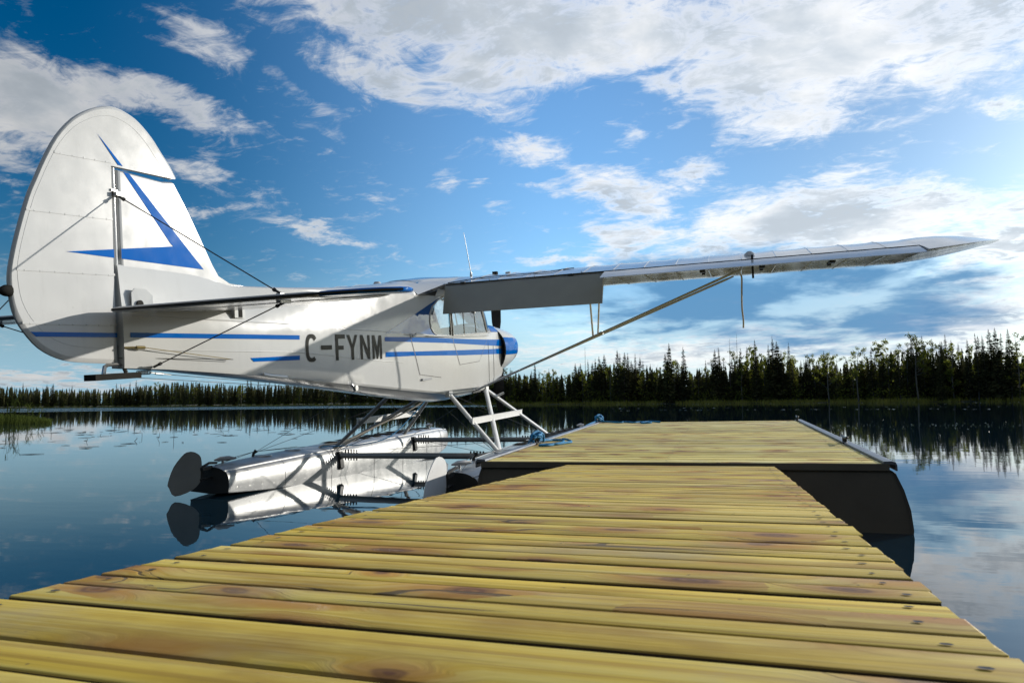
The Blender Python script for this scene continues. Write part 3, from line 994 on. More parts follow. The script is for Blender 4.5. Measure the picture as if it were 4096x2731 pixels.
jm.box((0, DL / 2, -0.0445), (2.56, DL - 0.02, 0.003))
jm.build('joists', M_BLACK, dock)
for s in (-1, 1):
    cuts = [0.0, 1.40, 3.66, 5.10]
    for a_, b_ in zip(cuts, cuts[1:]):
        rm = MB()
        sec = [(1.298, 0.004), (1.300, 0.013), (1.345, 0.015), (1.366, 0.009), (1.374, -0.010), (1.374, -0.044), (1.366, -0.044), (1.364, -0.008), (1.298, -0.001)]
        rm.loft([[(s * x, yy, z) for x, z in sec] for yy in (a_ + 0.003, b_ - 0.003)], closed=True, cap=True)
        rm.build('edge_rail', M_RAIL, dock, 30)
def cleat(x, y):
    c = empty('cleat', (x, y, 0.0), parent=dock)
    m1 = MB()
    m1.box((0, 0, 0.006), (0.05, 0.13, 0.012))
    m1.tube([(0, -.035, .01), (0, -.032, .045)], 0.013, 8)
    m1.tube([(0, .035, .01), (0, .032, .045)], 0.013, 8)
    m1.build('cleat_base', M_DARK, c, 40)
    m2 = MB()
    m2.tube(spline([(0, -.13, .058), (0, -.08, .05), (0, 0, .047), (0, .08, .05), (0, .13, .058)], 4), [.006] + [.011] * 15 + [.006], 8)
    m2.build('cleat_horn', M_DARK, c, 40)
for x, y in ((-1.31, 1.50), (-1.325, 4.98), (1.315, 1.48), (1.30, 4.98)):
    cleat(x, y)

# ---- gangway in the foreground
RAMP_R = rot3(-0.0012, -0.0378, -0.0098)
RAMP_O = Vector((-0.383, 4.702, 0.392))
ramp = empty('gangway', RAMP_O, RAMP_R)
tag(ramp, 'gangway of yellowish treated planks running from the foreground to the dock', 'gangway')
RW, RP, RF = 1.3457, 0.1618, 0.157
rd = random.Random(9)
edges = [0.0] + [-(RF + i) * RP + rd.uniform(-.006, .006) * (i < 17) for i in range(1, 38)]
specs = []
for i, (e0, e1) in enumerate(zip(edges, edges[1:])):
    g = rd.choice((0.007, 0.009, 0.011, 0.014)) if i < 15 else rd.choice((0.011, 0.013, 0.016, 0.020))
    w = (e0 - e1) - g
    if rd.random() < 0.72:                      # most courses are two boards butted tight
        c_, k_ = (e0 + e1) / 2, rd.uniform(0.42, 0.58)
        w1, w2 = w * k_ - 0.0012, w * (1 - k_) - 0.0012
        specs.append((c_ + w / 2 - w1 / 2, w1, RW + rd.uniform(-.004, .006), rd.uniform(-.002, .002)))
        specs.append((c_ - w / 2 + w2 / 2, w2, RW + rd.uniform(-.004, .006), rd.uniform(-.002, .002)))
    else:
        specs.append(((e0 + e1) / 2, w, RW + rd.uniform(-.008, .012), rd.uniform(-.004, .004)))
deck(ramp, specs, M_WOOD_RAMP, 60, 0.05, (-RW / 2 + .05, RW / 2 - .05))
for x in (-RW / 2 + 0.06, 0.0, RW / 2 - 0.06):
    sm = MB()
    sm.box((x, -3.06, -0.115), (0.04, 6.1, 0.15))
    sm.build('stringer', M_BLACK, ramp)

um = MB()  # added dark sheet, unseen below, blocks light coming up through the plank gaps
um.box((0, -3.06, -0.1965), (RW - 0.10, 6.1, 0.012))
um.build('light_block_sheet', M_BLACK, ramp)

# ---- blue ropes
def dock_pt(x, y, z=0.0):
    return DOCK_O + DOCK_R @ Vector((x, y, z))
def rope(label, pts, r, cleat_xy=None, wraps=0, tails=()):
    mb = MB()
    if cleat_xy:
        cx, cy = cleat_xy
        q = []
        rr = random.Random(int(cx * 100) + 5)
        for k in range(wraps * 8):
            an = k * math.pi / 4
            q.append(dock_pt(cx + math.cos(an) * (0.035 + rr.uniform(0, .02)), cy + math.sin(an) * rr.uniform(.05, .12), 0.022 + rr.uniform(0, .075)))
        mb.tube(spline(q, 4), r, 7)
        # a hanging bight over the horn
        mb.tube(spline([dock_pt(cx, cy - .10, .02), dock_pt(cx - .02, cy - .09, .085), dock_pt(cx + .01, cy, .115), dock_pt(cx + .05, cy + .06, .08), dock_pt(cx + .05, cy + .07, .012)], 5), r, 7)
    mb.tube(spline([dock_pt(*p) for p in pts], 5), r, 7)
    for tl in tails:
        mb.tube(spline([Vector(p) for p in tl], 5), r, 7)
    o = mb.build('rope', M_ROPE, None, 60)
    tag(o, label, 'rope')
    return o
rope('blue rope wound on the dock cleat beside the float strut, end looped on planks',
     [(-1.30, 1.56, .03), (-1.25, 1.80, .010), (-1.18, 1.83, .010), (-1.11, 1.74, .012), (-1.07, 1.55, .010), (-1.09, 1.38, .010), (-1.13, 1.22, .010), (-1.21, 1.22, .010), (-1.17, 1.30, .011), (-1.08, 1.33, .012), (-1.03, 1.47, .012), (-1.00, 1.60, .010), (-1.06, 1.70, .022), (-1.12, 1.76, .024)],
     0.0105, (-1.31, 1.50), 4,
     [[dock_pt(-1.33, 1.55, .04), dock_pt(-1.50, 1.9, -.02), Vector((-1.98, 7.0, .33))]])
rope('blue rope tied on the far left dock cleat and trailing across the end planks',
     [(-1.30, 4.98, .02), (-1.0, 4.86, .010), (-.97, 4.95, .011), (-.88, 4.90, .011), (-.80, 4.80, .010), (-.70, 4.90, .011), (-.56, 4.72, .010), (-.69, 4.66, .010), (-.60, 4.80, .022), (-.45, 4.84, .010)],
     0.0115, (-1.325, 4.98), 3,
     [[dock_pt(-1.34, 4.95, .03), dock_pt(-1.42, 4.4, -.02), Vector((-1.85, 8.6, .36))]])

# ================================================================== SEAPLANE
PLANE_R = rot3(rad(-1.0), rad(5.0), rad(-0.5))
PLANE_O = Vector((-3.31, 3.06, 1.069))
plane = empty('seaplane', PLANE_O, PLANE_R)
tag(plane, 'white high-wing seaplane with blue stripes on twin metal floats beside the dock', 'seaplane')
PINV = PLANE_R.transposed()
def loc(p):
    """world point -> seaplane frame"""
    return PINV @ (Vector(p) - PLANE_O)

# ---------------------------------------------------------------- fuselage
T_HW = [(0, .05), (.4, .085), (.8, .13), (1.3, .176), (2.0, .236), (2.6, .286), (3.2, .333), (3.8, .378), (5.7, .382)]
T_ZB = [(0, -.028), (.3, -.050), (.98, -.124), (1.44, -.178), (2.03, -.256), (2.9, -.372), (3.8, -.485), (4.15, -.527), (4.95, -.522), (5.17, -.472), (5.7, -.385)]
T_C1 = [(0, .07), (1.46, .022), (1.61, .006), (2.6, -.09), (3.6, -.16), (5.7, -.16)]
T_C2 = [(0, .27), (.73, .251), (1.3, .236), (2.03, .206), (2.6, .186), (3.05, .170), (3.6, .135), (5.15, .16), (5.7, .14)]
T_C3Z = [(0, .545), (.3, .545), (.55, .54), (.75, .52), (.9, .495), (1.6, .515), (2.6, .545), (3.2, .555), (3.9, .575), (5.0, .60), (5.7, .60)]
T_C3X = [(0, .024), (.5, .024), (.9, .032), (1.6, .15), (2.6, .275), (3.2, .345), (3.8, .365), (5.7, .368)]
T_TOP = [(0, .565), (.3, .565), (.55, .56), (.75, .535), (.9, .508), (1.2, .517), (1.6, .538), (2.1, .573), (2.6, .622), (3.2, .70), (3.6, .762), (4.0, .815), (4.4, .845), (4.7, .848), (4.95, .80), (5.07, .72)]
def half_section(y):
    hw, zb = lerp_table(T_HW, y), lerp_table(T_ZB, y)
    c1, c2, c3z, c3x, zt = (lerp_table(t, y) for t in (T_C1, T_C2, T_C3Z, T_C3X, T_TOP))
    bl = hw / .38
    return [(0, zb - .070 * bl), (hw * .5, zb - .052 * bl), (hw * .93, zb - .006), (hw * .965, zb + .012), (hw * .992, (zb + c1) / 2), (hw, c1), (hw * 1.004, (c1 + c2) / 2), (hw * .995, c2), (c3x * .5 + hw * .5, (c2 + c3z) / 2), (c3x, c3z), (c3x * .80, c3z + (zt - c3z) * .62), (c3x * .45, c3z + (zt - c3z) * .92), (0, zt)]
IC2, IC3 = 7, 9
def side_x(y, z):
    s = half_section(y)[2:IC3 + 1]
    for (xa, za), (xb, zb) in zip(s, s[1:]):
        if z <= zb:
            return xa + (xb - xa) * max(0, (z - za)) / max(1e-6, zb - za)
    return s[-1][0]

WIN_R = [(3.80, .562), (3.66, .52), (3.545, .455), (3.478, .375), (3.462, .30), (3.485, .225), (3.535, .178), (3.61, .152), (3.955, .146), (3.955, .567)]
WIN_F = [(4.005, .150), (5.105, .186), (4.945, .50), (4.925, .572), (4.005, .568)]
def skin_panel(mb, outer, holes, sx, step=0.09, off=0.0, mi=0):
    """side skin with openings, lying on the fuselage side"""
    def dens(poly):
        o = []
        for (a0, b0), (a1, b1) in zip(poly, poly[1:] + poly[:1]):
            n = max(1, int(math.hypot(a1 - a0, b1 - b0) / step))
            o += [(a0 + (a1 - a0) * k / n, b0 + (b1 - b0) * k / n) for k in range(n)]
        return o
    vs, es = [], []
    for poly in [outer] + holes:
        d = dens(poly)
        b = len(vs)
        vs += d
        es += [(b + i, b + (i + 1) % len(d)) for i in range(len(d))]
    y0, y1 = min(p[0] for p in outer), max(p[0] for p in outer)
    z0, z1 = min(p[1] for p in outer), max(p[1] for p in outer)
    yy = y0 + step / 2
    while yy < y1:
        zz = z0 + step / 2
        while zz < z1:
            if in_poly(yy, zz, outer):
                vs.append((yy, zz))
            zz += step
        yy += step
    r = delaunay_2d_cdt([Vector(v) for v in vs], es, [], 0, 1e-5)
    V, F = r[0], r[2]
    keep = []
    for f in F:
        cy = sum(V[i][0] for i in f) / len(f)
        cz = sum(V[i][1] for i in f) / len(f)
        if in_poly(cy, cz, outer) and not any(in_poly(cy, cz, h) for h in holes):
            keep.append(tuple(f) if sx > 0 else tuple(f)[::-1])
    mb.add([(sx * (side_x(v[0], v[1]) + off), v[0], v[1]) for v in V], keep, mi)

ST = sorted(set([round(k * .1, 3) for k in range(0, 51)] + [3.05, 4.15, 4.95, 5.07]))
fu = MB()
for sx in (1, -1):
    secs = [[(sx * x, y, z) for x, z in half_section(y)] for y in ST]
    lo = [s[:IC2 + 1] for s in secs if s[0][1] <= 5.08]
    fu.loft(lo if sx > 0 else [r[::-1] for r in lo], closed=False)
    mid = [s[IC2:IC3 + 1] for s in secs if s[0][1] <= 3.051]
    fu.loft(mid if sx > 0 else [r[::-1] for r in mid], closed=False)
    top = [s[IC3:] for s in secs if s[0][1] <= 3.25]
    fu.loft(top if sx > 0 else [r[::-1] for r in top], closed=False)
    ol = [(y, lerp_table(T_C2, y)) for y in (3.05, 3.3, 3.6, 4.0, 4.5, 5.07)] + [(5.15, .175), (4.96, .52), (4.94, lerp_table(T_C3Z, 4.94))] + [(y, lerp_table(T_C3Z, y)) for y in (4.5, 4.0, 3.6, 3.2, 3.05)]
    skin_panel(fu, ol, [WIN_R, WIN_F], sx)
# stern post cap
s0 = half_section(0)
cap = [(x, 0, z) for x, z in s0] + [(-x, 0, z) for x, z in s0[-2:0:-1]]
fu.add(cap, [tuple(range(len(cap)))])
fuselage = fu.build('fuselage', M_WHITE, plane, 22)
bm = bmesh.new(); bm.from_mesh(fuselage.data)
bmesh.ops.remove_doubles(bm, verts=bm.verts, dist=0.0008)
bmesh.ops.recalc_face_normals(bm, faces=bm.faces)
bm.to_mesh(fuselage.data); bm.free()
fuselage.data.polygons.foreach_set('use_smooth', [True] * len(fuselage.data.polygons))
fuselage.data.set_sharp_from_angle(angle=rad(22))

# boot cowl between cabin and engine
def super_ring(y, hw, zlo, zhi, n=28, p=2.6, topflat=1.0):
    zc, hz = (zlo + zhi) / 2, (zhi - zlo) / 2
    o = []
    for k in range(n):
        a_ = 2 * math.pi * k / n
        c, s = math.cos(a_), math.sin(a_)
        o.append((math.copysign(abs(c) ** (2 / p), c) * hw, y, zc + math.copysign(abs(s) ** (2 / p), s) * hz))
    return o
def cowl_ring(y, hw, zlo, zhi):
    """flat-sided body ring with rounded top"""
    half = [(0, zlo - .05), (hw * .55, zlo - .035), (hw * .93, zlo), (hw * .985, zlo + .06), (hw, -.16), (hw, .0), (hw * .99, .10), (hw * .93, .10 + (zhi - .10) * .45), (hw * .75, .10 + (zhi - .10) * .80), (hw * .4, .10 + (zhi - .10) * .97), (0, zhi)]
    return [(x, y, z) for x, z in half] + [(-x, y, z) for x, z in half[-2:0:-1]]
bc = MB()
bc.loft([cowl_ring(5.06, .378, -.500, .20), cowl_ring(5.17, .381, -.472, .245), cowl_ring(5.35, .382, -.438, .315), cowl_ring(5.55, .380, -.405, .318), cowl_ring(5.68, .374, -.388, .312)], closed=True)
bc.build('boot_cowl', M_WHITE, plane, 24)
# engine cowling: open at the back, bulging past the firewall
CR = [(5.60, .452, -.405, .325), (5.72, .470, -.395, .318), (5.95, .470, -.350, .296), (6.15, .448, -.296, .272), (6.30, .400, -.245, .245), (6.40, .325, -.195, .215), (6.46, .235, -.14, .175), (6.48, .12, -.06, .10)]
cw = MB()
cw.loft([super_ring(y, hw, a_, b_, 40, 2.25) for y, hw, a_, b_ in CR], closed=True)
cw.add(super_ring(6.48, .12, -.06, .10, 40, 2.25), [tuple(range(40))])
cowling = cw.build('engine_cowling', M_WHITE, plane, 40)
ci = MB()
ci.loft([super_ring(y, hw - .012, a_ + .012, b_ - .012, 40, 2.25) for y, hw, a_, b_ in CR[:4]], closed=True)
ci.add(super_ring(5.69, .46, -.39, .31, 40, 2.25), [tuple(range(40))])
ci.build('firewall', M_BLACK, cowling, 40)
lip = MB()
lr = [super_ring(5.598, .454, -.407, .327, 40, 2.25), super_ring(5.598, .438, -.392, .312, 40, 2.25)]
lip.loft(lr, closed=True)
lip.build('cowl_lip', M_DARK, cowling)
def cowl_x(y, z):
    hw, a_, b_ = (lerp_table([(r[0], r[i]) for r in CR], y) for i in (1, 2, 3))
    zc, hz = (a_ + b_) / 2, (b_ - a_) / 2
    t = min(1, abs((z - zc) / hz))
    return hw * max(0, 1 - t ** 2.25) ** (1 / 2.25)
for sx in (1, -1):
    nb = MB()
    ys = [5.603 + k * .0445 for k in range(20)]
    rows = []
    for y in ys:
        u = (y - 5.6) / .86
        zt_, zb_ = .128 - .02 * u - .09 * max(0, u - .55), -.108 + .01 * u + .14 * max(0, u - .62)
        rows.append([(sx * (cowl_x(y, z) + .003), y + .002, z) for z in [zb_ + (zt_ - zb_) * k / 6 for k in range(7)]])
    nb.loft(rows, closed=False)
    nb.build('stripe', M_BLUE, cowling, 60)
tb = MB()
rows = []
for k in range(13):
    y = 5.605 + k * .043
    hw, a_, b_ = (lerp_table([(r[0], r[i]) for r in CR], y) for i in (1, 2, 3))
    wdt = .30 - .012 * k
    rr_ = []
    for j in range(13):
        x = -wdt + 2 * wdt * j / 12
        t = abs(x) / hw
        rr_.append((x, y, (a_ + b_) / 2 + (b_ - a_) / 2 * (1 - t ** 2.25) ** (1 / 2.25) + .003))
    rows.append(rr_)
tb.loft(rows, closed=False)
tb.build('stripe', M_BLUE, cowling, 60)
td = MB()
rows = []
for y in (5.34, 5.45, 5.56, 5.6):
    r = cowl_ring(y, .382, lerp_table([(5.35, -.438), (5.68, -.388)], y), lerp_table([(5.17, .245), (5.35, .315), (5.55, .318), (5.68, .312)], y))
    q = [p for p in r if p[2] > .12]
    q.sort(key=lambda p: p[0])
    rows.append([(p[0] * 1.006, p[1], p[2] + .003) for p in q])
td.loft(rows, closed=False)
td.build('stripe', M_BLUE, plane, 60)
# propeller, standing upright
pr = empty('propeller', (0.0, 6.56, .02), parent=plane)
for s in (1, -1):
    pb = MB()
    rings = []
    for t, c, tw in ((.05, .05, 70), (.18, .10, 55), (.35, .145, 40), (.6, .15, 28), (.8, .125, 20), (.93, .085, 15), (.97, .02, 14)):
        u = Vector((math.cos(rad(tw)), math.sin(rad(tw)), 0))
        w = Vector((-u.y, u.x, 0))
        rings.append([Vector((0, 0, s * t)) + u * (math.cos(k * .785) * c / 2) * s + w * (math.sin(k * .785) * .011) for k in range(8)])
    pb.loft(rings, closed=True, cap=True)
    pb.build('blade', M_BLACK, pr, 40)
hb = MB()
hb.tube([(0, -.10, 0), (0, .02, 0), (0, .08, 0), (0, .12, 0)], [.075, .075, .05, .012], 16)
hb.build('hub', M_DARK, pr, 40)

# flat print and trim on the sides
def decal(name, poly, mat, sx=1, off=.0025, step=.09, parent=None):
    mb = MB()
    skin_panel(mb, poly, [], sx, step, off)
    return mb.build(name, mat, parent or plane, 60)
for sx in (1, -1):
    decal('stripe', [(.04, .169), (1.455, .151), (1.453, .118), (.04, .141)], M_BLUE, sx)
    decal('stripe', [(.945, -.007), (1.449, -.004), (1.447, -.038), (.975, -.034)], M_BLUE, sx)
    decal('stripe', [(2.615, .134), (3.07, .132), (3.96, .113), (5.07, .098), (5.07, .026), (3.955, .062), (3.07, .084), (2.612, .094)], M_BLUE, sx)
    decal('stripe', [(2.617, -.004), (3.12, -.012), (3.99, -.018), (5.07, -.024), (5.07, -.088), (4.2, -.078), (3.13, -.054), (2.613, -.052)], M_BLUE, sx)
    fs_ = MB()
    for zt_, zb_, zt2, zb2 in ((.098, .026, .097, .010), (-.024, -.088, -.022, -.093)):
        rows = []
        for k in range(6):
            u = k / 5
            y = 5.072 + .60 * u
            rows.append([(sx * (.3845 if y > 5.15 else .382), y, zb_ + (zb2 - zb_) * u), (sx * (.3845 if y > 5.15 else .382), y, zt_ + (zt2 - zt_) * u)])
        fs_.loft(rows, closed=False)
    fs_.build('stripe', M_BLUE, plane, 60)
    tri = [(2.63, .168), (2.95, .285), (3.25, .392), (3.478, .474), (3.66, .535), (3.72, .552)] + [(y - .022 if y < 3.6 else y - .01, z) for y, z in ((3.66, .525), (3.545, .455), (3.478, .375), (3.462, .30), (3.485, .225), (3.535, .175))] + [(3.60, .150), (3.2, .160), (2.9, .166)]
    decal('window_trim', tri, M_TRIM, sx)

# registration letters (starboard)
def letter(polys, sheet=plane):
    mb = MB()
    for p in polys:
        skin_panel(mb, p, [], 1, .06, .003)
    mb.build('letter', M_LETTER, plane, 60)
def bar(y0, z0, y1, z1, w):
    """slanted stroke with flat top and bottom"""
    return [(y0 - w / 2, z0), (y0 + w / 2, z0), (y1 + w / 2, z1), (y1 - w / 2, z1)]
zt, zb = .158, -.058
cpoly_o, cpoly_i = [], []
cy, hw_, hz_ = 1.588, .070, .110
zc_ = .051
arc = [a_ for a_ in range(38, 323, 15)]
for a_ in arc:
    c, s = math.cos(rad(a_)), math.sin(rad(a_))
    cpoly_o.append((cy + math.copysign(abs(c) ** .75, c) * hw_, zc_ + math.copysign(abs(s) ** .75, s) * hz_))
    cpoly_i.append((cy + math.copysign(abs(c) ** .75, c) * (hw_ - .034), zc_ + math.copysign(abs(s) ** .75, s) * (hz_ - .032)))
letter([cpoly_o + cpoly_i[::-1]])
letter([[(1.700, .034), (1.838, .034), (1.838, .070), (1.700, .070)]])
letter([[(1.885, zb), (1.922, zb), (1.922, .030), (1.992, .030), (1.992, .064), (1.922, .064), (1.922, .122), (2.014, .122), (2.014, zt), (1.885, zt)]])
letter([[(2.096, zb - .002), (2.134, zb - .002), (2.134, .038), (2.192, zt - .004), (2.152, zt - .004), (2.115, .072), (2.078, zt - .004), (2.038, zt - .004), (2.096, .038)]])
letter([[(2.228, zb - .003), (2.262, zb - .003), (2.262, .085), (2.334, zb - .004), (2.372, zb - .004), (2.372, zt - .006), (2.338, zt - .006), (2.338, .015), (2.266, zt - .005), (2.228, zt - .005)]])
letter([[(2.408, zb - .006), (2.440, zb - .006), (2.440, .075), (2.472, zb - .006), (2.494, zb - .006), (2.526, .075), (2.526, zb - .008), (2.558, zb - .008), (2.558, zt - .008), (2.516, zt - .008), (2.483, .04), (2.450, zt - .007), (2.408, zt - .007)]])

# door seams, step lines and small fittings on the side
def seam(pts, w=.006, mat=None, off=.0032, sx=1, name='panel_seam'):
    mb = MB()
    for (y0, z0), (y1, z1) in zip(pts, pts[1:]):
        d = Vector((y1 - y0, z1 - z0)); L_ = d.length; d.normalize()
        nrm = Vector((-d.y, d.x)) * w / 2
        n = max(1, int(L_ / .1))
        rows = []
        for k in range(n + 1):
            y, z = y0 + (y1 - y0) * k / n, z0 + (z1 - z0) * k / n
            rows.append([(sx * (side_x(y + nrm.x, z + nrm.y) + off), y + nrm.x, z + nrm.y), (sx * (side_x(y - nrm.x, z - nrm.y) + off), y - nrm.x, z - nrm.y)])
        mb.loft(rows, closed=False)
    return mb.build(name, mat or M_SEAM, plane)
seam([(3.055, .166), (3.222, -.246)], .009)
seam([(3.222, -.246), (3.665, -.300)], .006)
seam([(3.982, .126), (4.166, -.184)], .009)
seam([(4.166, -.184), (4.784, -.165)], .007)
seam([(4.784, -.165), (5.075, .09)], .004)
seam([(2.63, .150), (3.055, .163)], .004, M_STEEL)
sill = MB()
sill.tube([(.386, 3.06, .160), (.388, 3.5, .142), (.389, 3.96, .132), (.390, 5.12, .150)], .009, 6)
sill.build('window_sill', M_WHITE, plane, 40)
for yy in (5.12, 5.30):
    cs_ = MB()
    rg = [p for p in cowl_ring(yy, .383, lerp_table([(5.06, -.5), (5.17, -.472), (5.35, -.438)], yy), .25) if p[2] < .13]
    for s in (1, -1):
        q = sorted([p for p in rg if p[0] * s > .3], key=lambda p: p[2])
        cs_.tube([(p[0] + s * .001, p[1], p[2]) for p in q], .0022, 4, cap=False)
    cs_.build('panel_seam', M_SEAM, plane)
hg = MB()
for y in (3.12, 3.4, 3.68, 4.3, 4.75):
    hg.box((side_x(y, .145) + .008, y, .142), (.012, .03, .012))
hg.build('hinges', M_STEEL, plane)
# stringer battens under the fabric give the two creases along the side
for tab, r_ in ((T_C1, .005), (T_C2, .005)):
    for sx in (1, -1):
        bt = MB()
        bt.tube([(sx * (side_x(y, lerp_table(tab, y)) - .0015), y, lerp_table(tab, y)) for y in [.06 + k * .15 for k in range(20)]], r_, 6)
        bt.build('stringer', M_WHITE, plane, 80)

# ---------------------------------------------------------------- glazing and cabin
for sx in (1, -1):
    for poly, nm in ((WIN_R, 'rear_window'), (WIN_F, 'door_window')):
        g = MB()
        skin_panel(g, poly, [], sx, .12, -.004)
        w = g.build(nm, M_GLASS, plane, 60)
        fr = MB()
        loop = [(sx * (side_x(y, z) + .003), y, z) for y, z in poly]
        fr.tube(loop + [loop[0]], .0085, 6, cap=False)
        fr.build('window_frame', M_WHITE, w, 60)
        if nm == 'door_window':
            for a_, b_ in (((4.35, .56), (4.36, .162)), ((4.68, .565), (4.74, .172))):
                rl = MB()
                rl.tube([(sx * (side_x(*a_) - .001), a_[0], a_[1]), (sx * (side_x(*b_) - .001), b_[0], b_[1])], .0045, 5)
                rl.build('window_rail', M_STRUT, w, 60)
            lt = MB()
            for y in (4.355, 4.69):
                lt.tube([(sx * .374, y, .43), (sx * .390, y, .43)], .012, 8)
            lt.build('window_latch', M_STEEL, w, 60)
    pst = MB()
    pst.tube([(sx * side_x(3.98, .57), 3.98, .58), (sx * side_x(3.98, .14), 3.982, .13)], .010, 6)
    pst.build('door_post', M_DARK, plane)
# windscreen wraps from the boot cowl up to the wing
NW = 14
base, head, midr = [], [], []
for k in range(NW + 1):
    an = -90 + 180 * k / NW
    c, s = math.cos(rad(an)), math.sin(rad(an))
    base.append((s * .372, 5.135 + .26 * c ** .7, .185 + .135 * c))
    head.append((s * .362, 4.93 + .155 * c ** .8, .60 + .06 * c))
    midr.append((s * .370, 5.04 + .235 * c ** .75, .39 + .11 * c))
ws = MB()
ws.loft([base, midr, head], closed=False)
wsc = ws.build('windscreen', M_GLASS, plane, 80)
wf = MB()
wf.tube(base, .008, 6, cap=False)
for k in (0, NW):
    wf.tube([base[k], midr[k], head[k]], .010, 6)
wf.build('windscreen_frame', M_WHITE, wsc, 60)
# cabin inside
cf = MB()
cf.box((0, 4.25, -.30), (.70, 2.0, .02))
cf.box((0, 3.10, .12), (.60, .02, .80))
cf.box((0, 5.16, -.02), (.66, .02, .46))
cf.build('cabin_liner', M_LINER, plane)
def seat(y, nm):
    e = empty(nm, (0, y, -.2), parent=plane)
    sb = MB()
    rings = []
    for z, w, th, lean in ((.0, .24, .05, 0), (.15, .25, .055, -.02), (.36, .235, .05, -.055), (.50, .18, .045, -.08), (.56, .10, .03, -.09)):
        rings.append([Vector((math.copysign(abs(math.cos(k * .524)) ** .6, math.cos(k * .524)) * w, lean + math.copysign(abs(math.sin(k * .524)) ** .6, math.sin(k * .524)) * th, z + .08)) for k in range(12)])
    sb.loft(rings, closed=True, cap=True)
    sb.build('backrest', M_SEAT, e, 50)
    sc = MB()
    rings = []
    for q, w, th in ((-.02, .23, .04), (.2, .245, .055), (.42, .235, .045)):
        rings.append([Vector((math.copysign(abs(math.cos(k * .524)) ** .6, math.cos(k * .524)) * w, q, .06 + math.copysign(abs(math.sin(k * .524)) ** .6, math.sin(k * .524)) * th)) for k in range(12)])
    sc.loft(rings, closed=True, cap=True)
    sc.build('cushion', M_SEAT, e, 50)
seat(3.98, 'seat')
seat(3.28, 'seat')
pn = MB()
pn.loft([[(x, 5.02, z) for x, z in ((-.33, .0), (.33, .0), (.33, .20), (.22, .27), (0, .29), (-.22, .27), (-.33, .20))], [(x, 5.14, z) for x, z in ((-.33, .0), (.33, .0), (.33, .19), (.22, .26), (0, .28), (-.22, .26), (-.33, .19))]], closed=True, cap=True)
pn.build('instrument_panel', M_BLACK, plane, 40)
tf = MB()
for s in (1, -1):
    tf.tube([(s * .30, 5.05, .25), (s * .33, 4.30, .66)], .011, 6)
    tf.tube([(s * .33, 3.95, .60), (s * .33, 4.42, -.2)], .009, 6)
tf.tube([(-.33, 4.30, .66), (.33, 4.30, .66)], .011, 6)
tf.tube([(0, 5.05, .3), (0, 4.92, .66)], .010, 6)
tf.build('cabin_frame', M_STRUTG, plane, 60)

# ---------------------------------------------------------------- wings
UP = [(3.47, .628), (3.62, .664), (3.79, .702), (4.0, .752), (4.2, .797), (4.4, .832), (4.6, .851), (4.75, .851), (4.88, .834), (4.98, .801), (5.045, .758), (5.07, .712)]
LO = [(5.058, .680), (5.01, .656), (4.92, .645), (4.7, .640), (4.4, .638), (4.0, .634), (3.79, .630), (3.62, .627)]
HINGE_U, HINGE_L = (3.79, .702), (3.79, .630)
def foil(x, full, rib=0.0):
    up = UP if full else UP[2:]
    lo = LO if full else LO[:7]
    z0 = .004 * x
    o = []
    for i, (y, z) in enumerate(up):
        sag = 0 if i in (0, len(up) - 1) else rib * .006
        o.append((x, y, z - sag + z0))
    for y, z in lo:
        o.append((x, y, z + rib * .003 + z0))
    return o
def tip_foil(x, u):
    """u 0..1 through the rounded tip bow"""
    ya = 3.47 + (4.42 - 3.47) * u ** 2.6
    yb = 5.07 - (5.07 - 4.72) * u ** 3.0
    o = []
    k = max(.06, (1 - u ** 2.4))
    z0 = .004 * x
    zt_ = .700 + .055 * u
    for y, z in UP + LO:
        yy = ya + (y - 3.47) / 1.6 * (yb - ya)
        o.append((x, yy, zt_ + (z - .700) * k + z0))
    return o
ROOT, FLAP_END, AIL_END, TIP = .40, 2.14, 4.93, 5.73
RIB = .305
